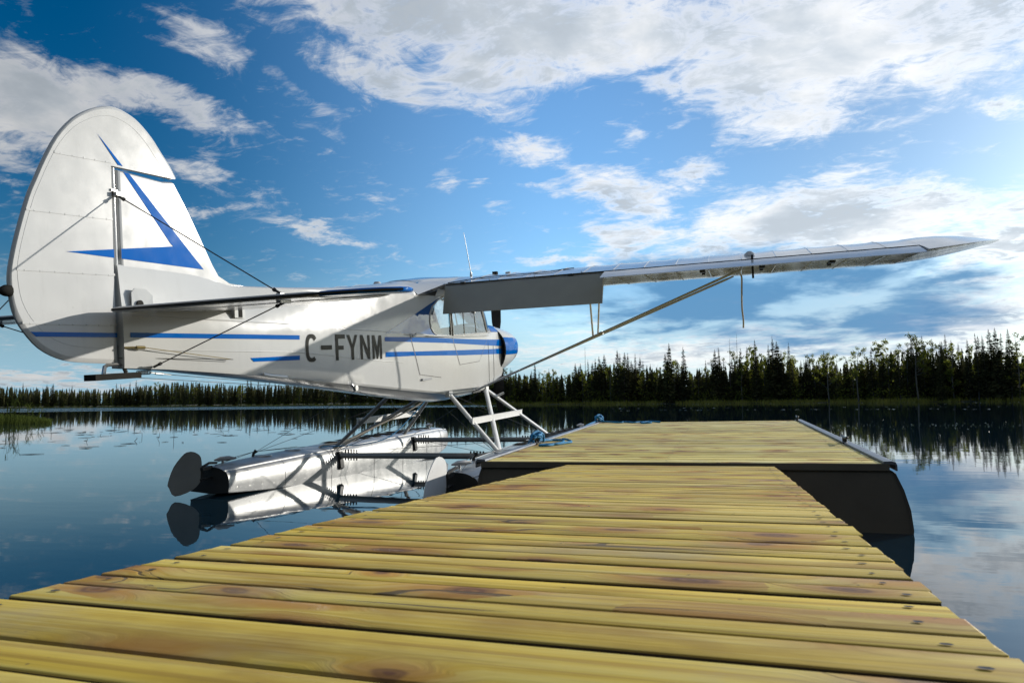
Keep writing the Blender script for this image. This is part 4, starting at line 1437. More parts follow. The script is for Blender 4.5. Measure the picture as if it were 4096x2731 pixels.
def wing(s):
    nm = 'wing'
    w = MB()
    xs = []
    x = ROOT
    rings = []
    while x < AIL_END - .01:
        rings.append((x, False, 0.0)); rings.append((x + RIB * .25, False, .8)); rings.append((x + RIB * .5, False, 1.0)); rings.append((x + RIB * .75, False, .8))
        x += RIB
    rings = [r for r in rings if r[0] < AIL_END - .02] + [(AIL_END, False, 0.0)]
    main = [foil(x, f, r) for x, f, r in rings]
    w.loft(main, closed=True, cap=True)
    tips = [foil(AIL_END + .001, True)] + [tip_foil(AIL_END + (TIP - AIL_END) * u, u) for u in (.15, .35, .55, .72, .86, .95, 1.0)]
    w.loft(tips, closed=True, cap=True)
    # shroud strip over the hinge gap
    if s < 0:
        w.v = [(-a_, b, c) for a_, b, c in w.v]
    wo = w.build(nm, M_SILVER, plane, 28)
    if s > 0:
        wo['label'] = 'starboard wing with lowered flap'
    # aileron
    def movable(x0, x1, name, mat, ang, gap=.008, mats=None):
        e = empty(name, (0, 0, 0), parent=plane)
        mb = MB()
        hy, hz = 3.785, .664
        rows = []
        n = max(2, int((x1 - x0) / RIB))
        for k in range(n * 2 + 1):
            x = x0 + (x1 - x0) * k / (n * 2)
            sg = .003 if k % 2 else 0
            pr_ = [(3.772, .694 - sg * .3), (3.70, .681 - sg), (3.58, .655 - sg), (3.47, .629), (3.468, .624), (3.58, .627), (3.70, .629), (3.765, .634), (3.783, .652), (3.784, .680)]
            r_ = []
            for y, z in pr_:
                dy_, dz_ = y - hy, z - hz
                r_.append((s * x, hy + dy_ * math.cos(ang) - dz_ * math.sin(ang), hz + .004 * x + dy_ * math.sin(ang) + dz_ * math.cos(ang)))
            rows.append(r_)
        mb.loft(rows, closed=True, cap=True)
        mb.build(name + '_skin', mat, e, 30)
        return e
    movable(FLAP_END + .012, AIL_END - .012, 'aileron', M_SILVER, rad(4))
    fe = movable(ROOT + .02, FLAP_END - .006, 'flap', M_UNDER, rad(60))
    # upper gap seams, fuel bay cover, inspection fittings
    def on_top(x, y):
        return (s * x, y, lerp_table(UP, y) + .004 * x + .0025)
    sm = MB()
    for pts in ([(.42, 3.83), (.72, 4.06), (1.50, 4.08), (1.72, 4.30)],):
        q = []
        for (x0, y0), (x1, y1) in zip(pts, pts[1:]):
            q += [on_top(x0 + (x1 - x0) * k / 5, y0 + (y1 - y0) * k / 5) for k in range(6)]
        sm.tube(q, .0045, 5, cap=False)
    sm.build('tank_cover_seam', M_DARK, wo)
    rtp = MB()
    x = ROOT + RIB
    while x < AIL_END:
        rtp.tube([(s * x, y, lerp_table(UP, y) + .004 * x + .0004) for y in (3.80, 4.0, 4.2, 4.4, 4.6, 4.75, 4.9)], .0035, 4, cap=False)
        rtp.tube([(s * x, y, lerp_table(LO[::-1], y) + .004 * x - .0004) for y in (3.82, 4.2, 4.6, 4.9)], .0035, 4, cap=False)
        x += RIB
    rtp.build('rib_tapes', M_SILVER, wo, 80)
    gp_ = MB()
    gp_.tube([(s * (ROOT + .02), 3.7815, .6945 + .004 * ROOT), (s * (AIL_END - .01), 3.7815, .6945 + .004 * AIL_END)], .006, 6)
    gp_.build('hinge_gap_shade', M_BLACK, wo)  # black strip stands in for the shade inside the hinge gap
    ft = MB()
    for x, y in ((.95, 4.07), (1.2, 4.075), (1.45, 4.08), (.6, 3.96), (.9, 3.84), (1.4, 3.84), (1.9, 3.84)):
        p = on_top(x, y)
        ft.tube([p, (p[0], p[1], p[2] + .006)], .008, 6)
    ft.build('cover_screws', M_STEEL, wo)
    if s > 0:
        hg_ = MB()
        for x in (.62, 2.05 - .25):
            hg_.box((x, 3.775, .697), (.05, .03, .02))
        for x in (3.1, 3.62, 4.2):
            hg_.box((x, 3.60, .612), (.05, .10, .02))
            hg_.box((x, 3.80, .614), (.03, .06, .03))
        hg_.build('hinge_brackets', M_DARK, wo)
    # fabric lacing seams under the wing
    return wo
wing_r = wing(1)
wing_l = wing(-1)
# cabin roof between the wings: skylight panel and root fairings
rf = MB()
rows = []
for y in (3.2, 3.4, 3.62, 3.79, 4.0, 4.2, 4.4, 4.6, 4.75, 4.88, 4.98, 5.045, 5.07):
    t_ = half_section(min(y, 5.07))
    zr = lerp_table(UP, y) + .002 if y >= 3.79 else None
    r_ = []
    for k in range(13):
        u = -1 + k / 6
        x = .40 * u if y >= 3.79 else u * (.36 + .04 * (y - 3.2) / .59)
        zt_ = lerp_table(T_TOP, y) if y < 4.95 else lerp_table(UP, y)
        ze = lerp_table([(3.2, lerp_table(T_C3Z, 3.2)), (3.79, .702)], y) if y < 3.79 else lerp_table(UP, y)
        r_.append((x, y, ze + (max(zt_, ze) - ze) * (1 - abs(u) ** 2.2) + .001))
    rows.append(r_)
rf.loft(rows, closed=False)
roof = rf.build('cabin_roof', M_WHITE, plane, 50)
sk = MB()
rows = []
for y in (3.45, 3.62, 3.79, 4.0, 4.2, 4.4, 4.55):
    r_ = []
    for k in range(9):
        u = (-1 + k / 4) * .82
        x = .36 * u
        zt_ = lerp_table(T_TOP, y)
        ze = lerp_table([(3.2, lerp_table(T_C3Z, 3.2)), (3.79, .702)], y) if y < 3.79 else lerp_table(UP, y)
        r_.append((x, y, ze + (max(zt_, ze) - ze) * (1 - abs(u) ** 2.2) + .006))
    rows.append(r_)
sk.loft(rows, closed=False)
sk.build('skylight', plain('tinted_skylight', (0.02, 0.13, 0.24), 0.12, vary=0.03, coat=0.4), roof, 60)
lw = MB()
lw.loft([[(x, y, z) for y, z in LO[1:] + [(3.25, .56)]] for x in (-.40, .40)], closed=False)
lw.build('headliner', M_LINER, plane, 40)
for s in (1, -1):
    rfm = MB()
    rfm.loft([[(s * .365, 3.2, .557), (s * .385, 3.2, .56)], [(s * .368, 3.5, .60), (s * .402, 3.5, .605)], [(s * .37, 3.79, .632), (s * .405, 3.79, .69)]], closed=False)
    rfm.loft([[(s * .366, y, lerp_table(T_C3Z, y) - .002), (s * .402, y, .64)] for y in (3.6, 4.0, 4.5, 4.95)], closed=False)
    rfm.build('root_fairing', M_WHITE, plane, 40)
# antenna and small fittings on the wing
an = empty('antenna', (.30, 4.85, .842), parent=plane)
ab = MB()
ab.tube([(0, 0, -.01), (0, -.004, .04), (0, -.012, .09)], [.034, .018, .012], 10)
ab.build('antenna_base', M_WHITE, an, 50)
aw = MB()
aw.tube([(0, -.010, .085), (0, -.19, .555)], [.0055, .0028], 6)
aw.build('whip', M_STEEL, an, 60)
vt = MB()
vt.box((.70, 4.60, .868), (.055, .05, .04))
vt.build('vent', M_BLACK, wing_r)
vt = MB()
vt.tube([(.82, 4.64, .868), (.88, 4.62, .868)], .011, 8)
vt.build('vent', M_WHITE, wing_r, 40)
for x, y in ((-.37, 4.58), (-.72, 4.33)):
    vt = MB()
    vt.tube([(x, y, lerp_table(UP, y)), (x, y, lerp_table(UP, y) + .03)], [.05, .035], 12)
    vt.build('fuel_cap', M_WHITE, wing_l, 40)
cc = MB()
cc.tube([(3.53, 4.1, .775), (3.53, 4.1, .80), (3.53, 4.1, .823)], [.055, .048, .02], 12)
cc.build('cable_cover', M_WHITE, wing_r, 60)
ah = MB()
ah.tube([(3.545, 3.80, .70), (3.545, 3.775, .75)], .012, 6)
ah.tube([(3.545, 3.775, .66), (3.545, 3.76, .53)], .010, 6)
ah.build('aileron_horn', M_DARK, wing_r, 60)
tl = MB()
tl.tube([(5.50, 4.80, .765), (5.56, 4.78, .765)], [.028, .012], 8, flat=.6)
tl.build('tip_light', M_BLACK, wing_r, 60)

# ---------------------------------------------------------------- wing struts
def strut_set(s):
    e = empty('wing_strut', (0, 0, 0), parent=plane)
    for nm, a_, b_ in (('front_strut', (.345, 4.78, -.50), (3.375, 4.75, .645)), ('rear_strut', (.35, 4.62, -.52), (3.45, 3.95, .640))):
        a_, b_ = Vector(a_), Vector(b_)
        mb = MB()
        pts = [a_, a_.lerp(b_, .03), a_.lerp(b_, .97), b_]
        mb.tube([(s * p.x, p.y, p.z) for p in pts], [.017, .029, .029, .018], 10, flat=.42, ref=(0, 1, 0))
        mb.build(nm, M_LIFT, e, 50)
    F0, F1, R0, R1 = Vector((.345, 4.78, -.50)), Vector((3.375, 4.75, .645)), Vector((.35, 4.62, -.52)), Vector((3.45, 3.95, .64))
    u = .50
    pf, pr2 = F0.lerp(F1, u), R0.lerp(R1, u)
    for p, top in ((pr2, Vector((1.945, 3.95, .632))), (pf, Vector((1.92, 4.70, .640)))):
        mb = MB()
        mb.tube([(s * p.x, p.y, p.z), (s * top.x, top.y, top.z)], .0105, 7)
        mb.build('jury_strut', M_STRUT, e, 50)
    mb = MB()
    mb.tube([(s * pf.x, pf.y, pf.z + .015), (s * pr2.x, pr2.y, pr2.z + .015)], .0085, 7)
    mb.build('jury_brace', M_STRUT, e, 50)
    if s > 0:
        cb_ = MB()
        p = R0.lerp(R1, .53)
        cb_.tube([p - (R1 - R0).normalized() * .02, p + (R1 - R0).normalized() * .02], .034, 10, flat=.5, ref=(0, 1, 0))
        cb_.build('strut_clamp', M_STRUTG, e, 50)
    ff = MB()
    ff.box((s * .35, 4.70, -.515), (.03, .24, .05))
    ff.build('strut_fitting', M_DARK, e)
strut_set(1)
strut_set(-1)

# ---------------------------------------------------------------- tail
def leaf_plate(name, loop, mat, th_edge=.007, th_mid=.019, inset=.05, parent=None, ax='x', zfun=None):
    """thin rounded surface from an outline; loop in (y, z)"""
    c = (sum(p[0] for p in loop) / len(loop), sum(p[1] for p in loop) / len(loop))
    mb = MB()
    n = len(loop)
    rings = []
    for side in (1, -1):
        for f, th in ((1.0, th_edge), (1 - inset * .5, th_mid * .8), (1 - inset, th_mid)):
            rings.append([(side * th, c[0] + (y - c[0]) * f, c[1] + (z - c[1]) * f) for y, z in loop])
    order = [rings[2], rings[1], rings[0], rings[3], rings[4], rings[5]]
    mb.loft(order, closed=True)
    mb.add(order[0], [tuple(range(n))])
    mb.add(order[-1], [tuple(range(n))])
    return mb.build(name, mat, parent or plane, 50)
RUD = [(-.003, 1.132), (.0, 1.134), (.479, 1.160), (.438, 1.222), (.371, 1.294), (.297, 1.374), (.206, 1.440), (.13, 1.468), (.05, 1.478), (-.025, 1.463), (-.12, 1.418), (-.232, 1.332), (-.332, 1.208), (-.407, 1.068), (-.46, .95), (-.502, .851), (-.561, .662), (-.597, .519), (-.610, .424), (-.602, .321), (-.583, .247), (-.542, .172), (-.467, .088), (-.366, .033), (-.258, .010), (-.079, -.004), (-.012, -.008), (-.012, .5)]
RUD = RUD[:2] + [tuple(p) for p in spline(RUD[2:26], 3)] + RUD[26:]
rudder = leaf_plate('rudder', RUD, M_FABRIC, .006, .016, .03)
FIN = [(.030, .30), (.030, 1.112), (.353, 1.112), (.439, 1.128), (.522, 1.01), (.633, .836), (.76, .629), (.816, .556), (.925, .512), (1.10, .505), (.9, .40)]
fin = leaf_plate('fin', FIN, M_FABRIC, .008, .020, .03)
hp = MB()
hp.tube([(0, .012, -.02), (0, .012, 1.12)], .0115, 8)
hp.build('rudder_post', M_SILVER, plane, 60)
def flat_print(name, polys, mat, x, parent):
    for s in (1, -1):
        mb = MB()
        for p in polys:
            mb.add([(s * x, y, z) for y, z in p], [tuple(range(len(p)))])
        mb.build(name, mat, parent)
# blue chevron: painted across rudder and fin
def cut(poly, ymin=None, ymax=None):
    def clip(pp, inside, inter):
        o = []
        for a_, b_ in zip(pp, pp[1:] + pp[:1]):
            ia, ib = inside(a_), inside(b_)
            if ia:
                o.append(a_)
            if ia != ib:
                o.append(inter(a_, b_))
        return o
    def ip(v):
        return lambda a_, b_: (v, a_[1] + (b_[1] - a_[1]) * (v - a_[0]) / (b_[0] - a_[0]))
    if ymin is not None:
        poly = clip(poly, lambda p: p[0] >= ymin, ip(ymin))
    if ymax is not None and poly:
        poly = clip(poly, lambda p: p[0] <= ymax, ip(ymax))
    return poly
ARM1 = [(-.094, 1.288), (.671, .597), (.417, .714)]
ARM2 = [(-.307, .597), (.671, .595), (.417, .714)]
ARM1 = [(-.094, 1.288), (.674, .594), (.50, .655), (.395, .735)]
ARM2 = [(-.307, .598), (.0, .578), (.674, .592), (.50, .66), (.417, .716), (.0, .634)]
ARM2 = [(-.307, .598), (.674, .594), (.417, .716)]
up_part = [p for p in ARM1]
def zcut(poly, zmin=None, zmax=None):
    sw = [(z, y) for y, z in poly]
    return [(y, z) for z, y in cut(sw, zmin, zmax)]
flat_print('stripe', [zcut(ARM1, zmin=1.140)], M_BLUE, .0185, rudder)
flat_print('stripe', [cut(zcut(ARM1, zmax=1.106), ymin=.032)], M_BLUE, .0215, fin)
flat_print('stripe', [cut(ARM2, ymax=-.012)], M_BLUE, .0185, rudder)
flat_print('stripe', [cut(ARM2, ymin=.032)], M_BLUE, .0225, fin)
flat_print('stripe', [[(-.518, .171), (-.014, .168), (-.014, .143), (-.489, .147)]], M_BLUE, .0185, rudder)
# rib tapes with their stitched bumps
for (y0, z0), (y1, z1) in (((-.353, 1.115), (-.010, 1.145)), ((-.515, .787), (-.012, .818)), ((-.575, .480), (-.012, .500)), ((-.555, .215), (-.012, .215))):
    for s in (1, -1):
        rt_ = MB()
        rt_.box((s * .0168, (y0 + y1) / 2, (z0 + z1) / 2), (.003, abs(y1 - y0), .012), Matrix.Rotation(math.atan2(z1 - z0, y1 - y0), 3, 'X'))
        n = int(abs(y1 - y0) / .085)
        for k in range(n + 1):
            u = (k + .5) / (n + 1)
            rt_.tube([(s * .016, y0 + (y1 - y0) * u, z0 + (z1 - z0) * u - .002), (s * .0195, y0 + (y1 - y0) * u, z0 + (z1 - z0) * u - .002)], [.007, .003], 8)
        rt_.build('rib_tape', M_FABRIC, rudder, 60)
def edge_tape(poly, f, parent):
    c = (sum(p[0] for p in poly) / len(poly), sum(p[1] for p in poly) / len(poly))
    q = [(.0158, c[0] + (y - c[0]) * f, c[1] + (z - c[1]) * f) for y, z in poly]
    mb = MB()
    mb.tube(q, .0014, 4, cap=False)
    mb.tube([(-x, y, z) for x, y, z in q], .0014, 4, cap=False)
    mb.build('edge_tape', M_FABRIC, parent, 60)
edge_tape(RUD[2:-2], .90, rudder)
lf = MB()
lf.tube([(0, -.60, .372), (0, -.625, .371), (0, -.645, .370), (0, -.658, .370)], [.030, .028, .018, .006], 10)
lf.build('tail_light', M_BLACK, rudder, 60)

# stabilisers and elevators
def stab_z(y):
    return .29 + .05 * (y + .136)
def flat_surface(name, outline, mat, s, th=.017, parent=None):
    """outline (x, y) -> thin plate with rounded rim"""
    n = len(outline)
    cx = sum(p[0] for p in outline) / n
    cy_ = sum(p[1] for p in outline) / n
    mb = MB()
    order = []
    for f, t in ((.93, th), (.97, th * .85), (1.0, .005), (1.0, -.005), (.97, -th * .85), (.93, -th)):
        order.append([(s * (cx + (x - cx) * f), cy_ + (y - cy_) * f, stab_z(cy_ + (y - cy_) * f) + t) for x, y in outline])
    mb.loft(order, closed=True)
    mb.add(order[0], [tuple(range(n))]); mb.add(order[-1], [tuple(range(n))])
    return mb.build(name, mat, parent or plane, 50)
for s in (1, -1):
    st = flat_surface('stabiliser', [(.09, .84), (.5, .80), (.95, .69), (1.30, .54), (1.50, .42), (1.60, .31), (1.625, .22), (1.0, .215), (.05, .215)], M_FABRIC, s)
    ev = flat_surface('elevator', [(.07, .203), (.8, .203), (1.42, .203), (1.42, -.128), (1.2, -.134), (.6, -.138), (.13, -.138), (.075, -.10)], M_FABRIC, s, .014)
    flat_surface('elevator_tip', [(1.43, .203), (1.64, .215), (1.72, .235), (1.785, .20), (1.812, .12), (1.80, .04), (1.74, -.04), (1.64, -.095), (1.52, -.122), (1.43, -.128)], M_BLUE, s, .013, ev)
    tt = MB()
    tt.tube([(s * .13, -.141, stab_z(-.138)), (s * 1.42, -.133, stab_z(-.13)), (s * 1.60, -.11, stab_z(-.11)), (s * 1.74, -.045, stab_z(-.04)), (s * 1.808, .04, stab_z(.04))], .0065, 6)
    tt.build('trailing_edge_shade', M_DARK, ev, 60)  # dark tube paints in the shading of the thin trailing edge
    # bracing wires with turnbuckles
    def wire(a_, b_, r_=.0035, ends=True):
        mb = MB()
        a_, b_ = Vector(a_), Vector(b_)
        d = (b_ - a_).normalized()
        mb.tube([a_, b_], r_, 5)
        if ends:
            for p, q in ((a_, d), (b_, -d)):
                mb.tube([p, p + q * .05], .0075, 6)
                mb.tube([p + q * .05, p + q * .062], .011, 6)
        return mb.build('bracing_wire', M_DARK, plane, 60)
    wire((s * .025, .012, .960), (s * 1.085, .06, stab_z(.06) + .02))
    wire((s * 1.085, .08, stab_z(.08) - .02), (s * .07, .185, -.035))
    fp = MB()
    fp.box((s * 1.085, .07, stab_z(.07)), (.03, .09, .05))
    fp.build('wire_fitting', M_STEEL, st)
    ip_ = MB()
    ip_.plate([(s * .063, .05, .30), (s * .063, .05, .40), (s * .066, .07, .425), (s * .073, .14, .425), (s * .078, .185, .39), (s * .08, .185, .33), (s * .07, .12, .295)], (1, 0, 0), .006)
    ip_.build('inspection_plate', M_WHITE, plane)
    sl_ = MB()
    sl_.tube([(s * .066, .098, .335), (s * .080, .098, .335)], .022, 12)
    sl_.build('control_slot', M_BLACK, plane)
    fk = MB()
    fk.box((s * .136, .86, .335), (.012, .10, .13))
    fk.build('stabiliser_slot_plate', M_WHITE, plane)
    fk2 = MB()
    fk2.box((s * .143, .865, .325), (.006, .034, .10))
    fk2.build('stabiliser_slot', M_BLACK, plane)
ff_ = MB()
ff_.box((.012, .012, .965), (.07, .035, .022)); ff_.box((0, .0, .985), (.05, .04, .012))
ff_.build('fin_fitting', M_STEEL, plane)
# steering cables at the stern
cbm = MB()
cbm.tube([(.052, .0, .082), (.075, .06, .082)], .006, 6)
cbm.tube([(.075, .06, .082), (.085, .11, .080)], .010, 6)
cbm.tube([(.085, .11, .080), (.142, .755, -.010)], .0025, 5)
cbm.build('rudder_cable', M_BRASS, plane, 60)
cbm = MB()
cbm.tube([(.03, -.02, .025), (.155, .76, -.012)], .0022, 5)
cbm.build('rudder_cable', M_DARK, plane, 60)
# tail bracket under the stern
tbk = empty('tail_bracket', (0, 0, 0), parent=plane)
b1 = MB()
b1.box((.02, -.05, -.078), (.085, .30, .034))
b1.build('bracket_bar', M_BLACK, tbk)
b2 = MB()
b2.tube([(.02, -.115, -.065), (.02, -.105, -.022), (.02, -.085, -.012), (.02, .0, -.012), (.02, .02, -.03), (.02, .035, -.062)], .011, 6)
b2.tube([(.0, .01, .10), (.0, .012, -.03)], .014, 8)
b2.box((.01, .045, -.012), (.03, .05, .05))
b2.build('bracket_frame', M_STEEL, tbk, 50)
b3 = MB()
q = []
for k in range(60):
    an_ = k * .9
    q.append((.02 + math.cos(an_) * .012, .11 + k * .0016, -.066 + math.sin(an_) * .012))
b3.tube(q, .0028, 4)
b3.tube([(.02, .205, -.068), (.02, .24, -.074)], .005, 6)
b3.tube([(.02, .24, -.074), (.02, .30, -.081)], .008, 6)
b3.tube([(.02, .30, -.081), (.02, .36, -.09)], .004, 6)
b3.build('steering_spring', M_STEEL, tbk, 50)
b4 = MB()
b4.tube([(.02, .36, -.09), (.12, 1.5, -.23), (.25, 2.08, -.31)], .0022, 5)
b4.tube([(.03, .10, -.094), (.10, 1.4, -.235), (.2, 2.3, -.35)], .0022, 5)
b4.build('steering_cable', M_STEEL, tbk, 60)
pl_ = MB()
pl_.tube([(.255, 2.06, -.265), (.27, 2.10, -.315)], .012, 8)
pl_.tube([(.262, 2.09, -.30), (.29, 2.09, -.30)], .024, 12)
pl_.build('cable_pulley', M_STEEL, plane, 50)
hs = MB()
hs.tube([(.165, 1.05, -.128), (.178, 1.10, -.140), (.190, 1.25, -.158), (.18, 1.29, -.16)], .012, 8)
hs.build('lift_handle', M_STRUT, plane, 60)

# ---------------------------------------------------------------- floats and their bracing (built level on the water)
FX = {-1: -4.50, 1: -2.10}
# station y, half beam at chine, chine z, keel z, half width of deck edge, deck edge z, deck crown z
FST = [(5.20, .205, .035, .020, .150, .225, .262), (5.35, .222, .025, .002, .165, .236, .272), (5.70, .252, .006, -.050, .190, .256, .292), (6.20, .280, -.012, -.12, .212, .280, .318), (6.90, .300, -.022, -.20, .226, .308, .348), (7.60, .305, -.024, -.27, .230, .336, .377), (8.30, .305, -.020, -.28, .230, .362, .402), (9.00, .295, -.006, -.25, .222, .386, .424), (9.50, .278, .020, -.19, .208, .400, .436), (9.90, .250, .060, -.10, .186, .408, .440), (10.20, .212, .110, .0, .156, .405, .432), (10.42, .160, .170, .10, .115, .392, .412), (10.56, .095, .235, .19, .066, .365, .380), (10.62, .03, .29, .27, .02, .33, .338)]
def fsec(st, cx):
    y, hb, zc, zk, hd, zd, zt_ = st
    half = [(0, zk), (hb * .55, zk + (zc - zk) * .62), (hb, zc), (hb * 1.0, zc + .012)]
    # rounded side sweeping over into the deck
    for u in (.18, .36, .54, .70, .84, .95):
        q = math.sin(u * math.pi / 2)
        half.append((hb - (hb - hd) * (1 - math.cos(u * math.pi / 2)) * 1.0 + .012 * math.sin(u * math.pi), zc + .012 + (zd - zc - .012) * q))
    half += [(hd, zd), (hd * .86, zd + (zt_ - zd) * .38), (hd * .62, zd + (zt_ - zd) * .74), (hd * .32, zt_ - .003), (0, zt_)]
    pts = [(x, z) for x, z in half] + [(-x, z) for x, z in half[-2:0:-1]]
    return [loc((cx + x, y, z)) for x, z in pts]
WR_L = [(4.981, .411), (5.039, .399), (5.10, .355), (5.117, .24), (5.117, .163), (5.019, .075), (4.816, .025), (4.744, .10), (4.729, .141), (4.788, .279), (4.903, .392)]
WR_L = [tuple(p) for p in spline(WR_L + WR_L[:1], 3)][:-1]
def make_float(s):
    cx = FX[s]
    f = empty('float', (0, 0, 0), parent=plane)
    f['label'] = 'float lying away from the dock' if s < 0 else 'float against the dock, mostly hidden'
    h = MB()
    h.loft([fsec(st, cx) for st in FST], closed=True)
    h.add(fsec(FST[-1], cx), [tuple(range(28))])
    hull = h.build('hull', M_ALU, f, 30)
    tr = MB()
    tr.add([loc(PLANE_O + PLANE_R @ p - Vector((0, .002, 0))) for p in fsec(FST[0], cx)], [tuple(range(28))])
    tr.build('transom', M_DARK, f)  # end face darker than the hull: its shade is put into the colour
    # rubbing strip and panel seams
    for sd in (1, -1):
        g = MB()
        g.tube([loc((cx + sd * (st[4] + .004), st[0], st[5] + .001)) for st in FST[:-1]], .0085, 6)
        g.build('gunwale', M_STRUT, f, 60)
        c = MB()
        c.tube([loc((cx + sd * (st[1] + .003), st[0], st[2] + .006)) for st in FST[:-1]], .0055, 5)
        c.build('chine_strip', M_ALU, f, 60)
    def section_at(y):
        for a_, b_ in zip(FST, FST[1:]):
            if y <= b_[0]:
                t = (y - a_[0]) / (b_[0] - a_[0])
                return tuple(p + (q - p) * t for p, q in zip(a_, b_))
        return FST[-1]
    for y in (5.95, 6.75, 7.7, 8.5, 9.3, 9.95):
        st = section_at(y)
        sec = fsec(st, cx)
        c = MB()
        ctr = loc((cx, y, (st[2] + st[6]) / 2))
        for idx in (list(range(2, 11)), list(range(18, 27))):
            c.tube([p + (p - ctr).normalized() * .0005 for p in [sec[i] for i in idx]], .0028, 4, cap=False)
        c.build('panel_seam', M_STEEL, f)
    # rivet rows down the sides
    rv = MB()
    for y in [5.30 + k * .16 for k in range(30)]:
        st = section_at(y)
        sec = fsec(st, cx)
        for sd in (0, 1):
            pts = [sec[i] for i in ((3, 5, 7, 10) if sd == 0 else (25, 23, 21, 18))]
            nrm = loc(PLANE_O + PLANE_R @ pts[1]) 
            out_ = PINV @ Vector((1 if sd == 0 else -1, 0, .35)).normalized()
            for u in (.12, .36, .60, .85):
                k = u * 3
                i = min(2, int(k))
                p = pts[i].lerp(pts[i + 1], k - i)
                rv.tube([p - out_ * .002, p + out_ * .0025], [.0065, .004], 5)
    rvo = rv.build('rivets', M_STEEL, hull, 60)
    rvo['kind'] = 'stuff'
    # deck: non-slip patches, hatches, bollards
    for k in range(9):
        y = 7.15 + k * .31
        st = section_at(y + .1)
        st2 = section_at(y + .22)
        n = MB()
        n.add([loc((cx - .13, y, section_at(y)[6] - .006 + .010)), loc((cx + .13, y, section_at(y)[6] + .004)), loc((cx + .13, y + .22, st2[6] + .004)), loc((cx - .13, y + .22, st2[6] + .004))], [(0, 1, 2, 3)])
        n.build('nonslip_patch', M_BLACK, f)
    for y in (5.95, 6.45):
        st = section_at(y)
        n = MB()
        n.tube([loc((cx, y, st[6] - .004)), loc((cx, y, st[6] + .008))], [.09, .085], 14)
        n.build('hatch', M_ALU, f, 40)
    b = MB()
    st = section_at(5.42)
    b.tube([loc((cx - .05, 5.42, st[6] - .01)), loc((cx - .05, 5.42, st[6] + .03))], .012, 8)
    b.tube([loc((cx - .10, 5.36, st[6] + .030)), loc((cx - .06, 5.40, st[6] + .040)), loc((cx - .02, 5.46, st[6] + .042)), loc((cx + .02, 5.52, st[6] + .040))], [.006, .022, .024, .008], 8, flat=.5)
    b.build('bollard', M_ALU, f, 60)
    b = MB()
    st = section_at(9.85)
    b.tube([loc((cx + .08, 9.85, st[6] - .03)), loc((cx + .08, 9.85, st[6] + .035))], .013, 8)
    b.tube([loc((cx + .035, 9.82, st[6] + .038)), loc((cx + .08, 9.85, st[6] + .046)), loc((cx + .125, 9.88, st[6] + .042))], [.012, .024, .014], 8, flat=.7)
    b.build('bollard', M_STRUT, f, 60)
    # pulley post for the water rudder cable
    b = MB()
    st = section_at(5.95)
    b.tube([loc((cx - .12, 5.95, st[6] - .02)), loc((cx - .12, 5.95, st[6] + .02)), loc((cx - .10, 5.97, st[6] + .05))], [.02, .014, .022], 7)
    b.build('cable_post', M_DARK, f, 60)
    # water rudder
    wr = MB()
    dy_ = -.02 if s < 0 else -.10
    piv = Vector((cx, 5.11 + dy_, 0))
    turn_ = Matrix.Rotation(rad(-47 if s < 0 else -4), 3, 'Z')       # port rudder blade swung hard over
    ln_ = .70 if s < 0 else .95
    loop = [loc(piv + turn_ @ Vector((0, (y - 5.11) * ln_, 0)) + Vector((0, 0, z))) for y, z in WR_L]
    wr.plate(loop, PINV @ (turn_ @ Vector((1, 0, 0))), .008)
    wr.build('water_rudder', M_STRUT if s > 0 else M_STRUTG, f)  # port blade greyed, its shaded tone painted in
    hg_ = MB()
    hg_.tube([loc((cx, 5.115 + dy_, .14)), loc((cx, 5.115 + dy_, .27))], .012, 8)
    hg_.box(loc((cx, 5.16 + dy_, .255)), (.05, .12, .03))
    hg_.box(loc((cx, 5.16 + dy_, .16)), (.04, .12, .02))
    hg_.tube([loc((cx, 5.12 + dy_, .27)), loc((cx + .02, 5.16, .30)), loc((cx - .02, 5.3, .29))], .012, 6)
    hg_.build('rudder_hinge', M_DARK, f, 40)
    for k in (0, 1):
        w = MB()
        w.tube([loc((cx + (-.06 if k else .05), 5.2, .275)), loc((cx - .11, 5.95, section_at(5.95)[6] + .04)), loc((cx - .05 + .1 * k, 6.6, section_at(6.6)[6] + .02))], .0025, 5)
        w.build('rudder_cable', M_DARK, f, 60)
make_float(-1)
make_float(1)

YR, YF = 6.92, 8.88
ZR, ZF = .235, .305
fit = {}
for s in (1, -1):
    fit[s] = (PLANE_O + PLANE_R @ Vector((s * .362, 3.86, -.490)), PLANE_O + PLANE_R @ Vector((s * .355, 5.03, -.525)))
def bar_w(name, a_, b_, r_, mat, seg=10, flat=1.0, parent=plane, ref=None):
    mb = MB()
    mb.tube([loc(a_), loc(b_)], r_, seg, flat=flat, ref=ref)
    return mb.build(name, mat, parent, 50)
# spreader bars with end brackets and bolts
for Y, Z, inner in ((YR, ZR, .24), (YF, ZF, .235)):
    sp = bar_w('spreader_bar', (FX[-1] + .20, Y, Z + .002), (FX[1] - .20, Y, Z + .022), .033, M_STRUTG, 14)
    for s in (-1, 1):
        xe = FX[s] - s * inner
        bk = MB()
        bk.plate([loc((xe + s * .09, Y, Z + .045)), loc((xe - s * .07, Y, Z + .045)), loc((xe - s * .095, Y, Z - .13)), loc((xe - s * .065, Y, Z - .155)), loc((xe - s * .01, Y, Z - .12)), loc((xe + s * .07, Y, Z - .03))], PINV @ Vector((0, 1, 0)), .07)
        bk.build('spreader_bracket', M_DARK, sp)
        bt = MB()
        for k in range(5):
            x = xe - s * (.13 + .036 * k)
            zz = Z + .012
            bt.tube([loc((x, Y - .006, zz - .060)), loc((x, Y - .006, zz + .060))], .009, 6)
        bt.build('bolts', M_DARK, sp)
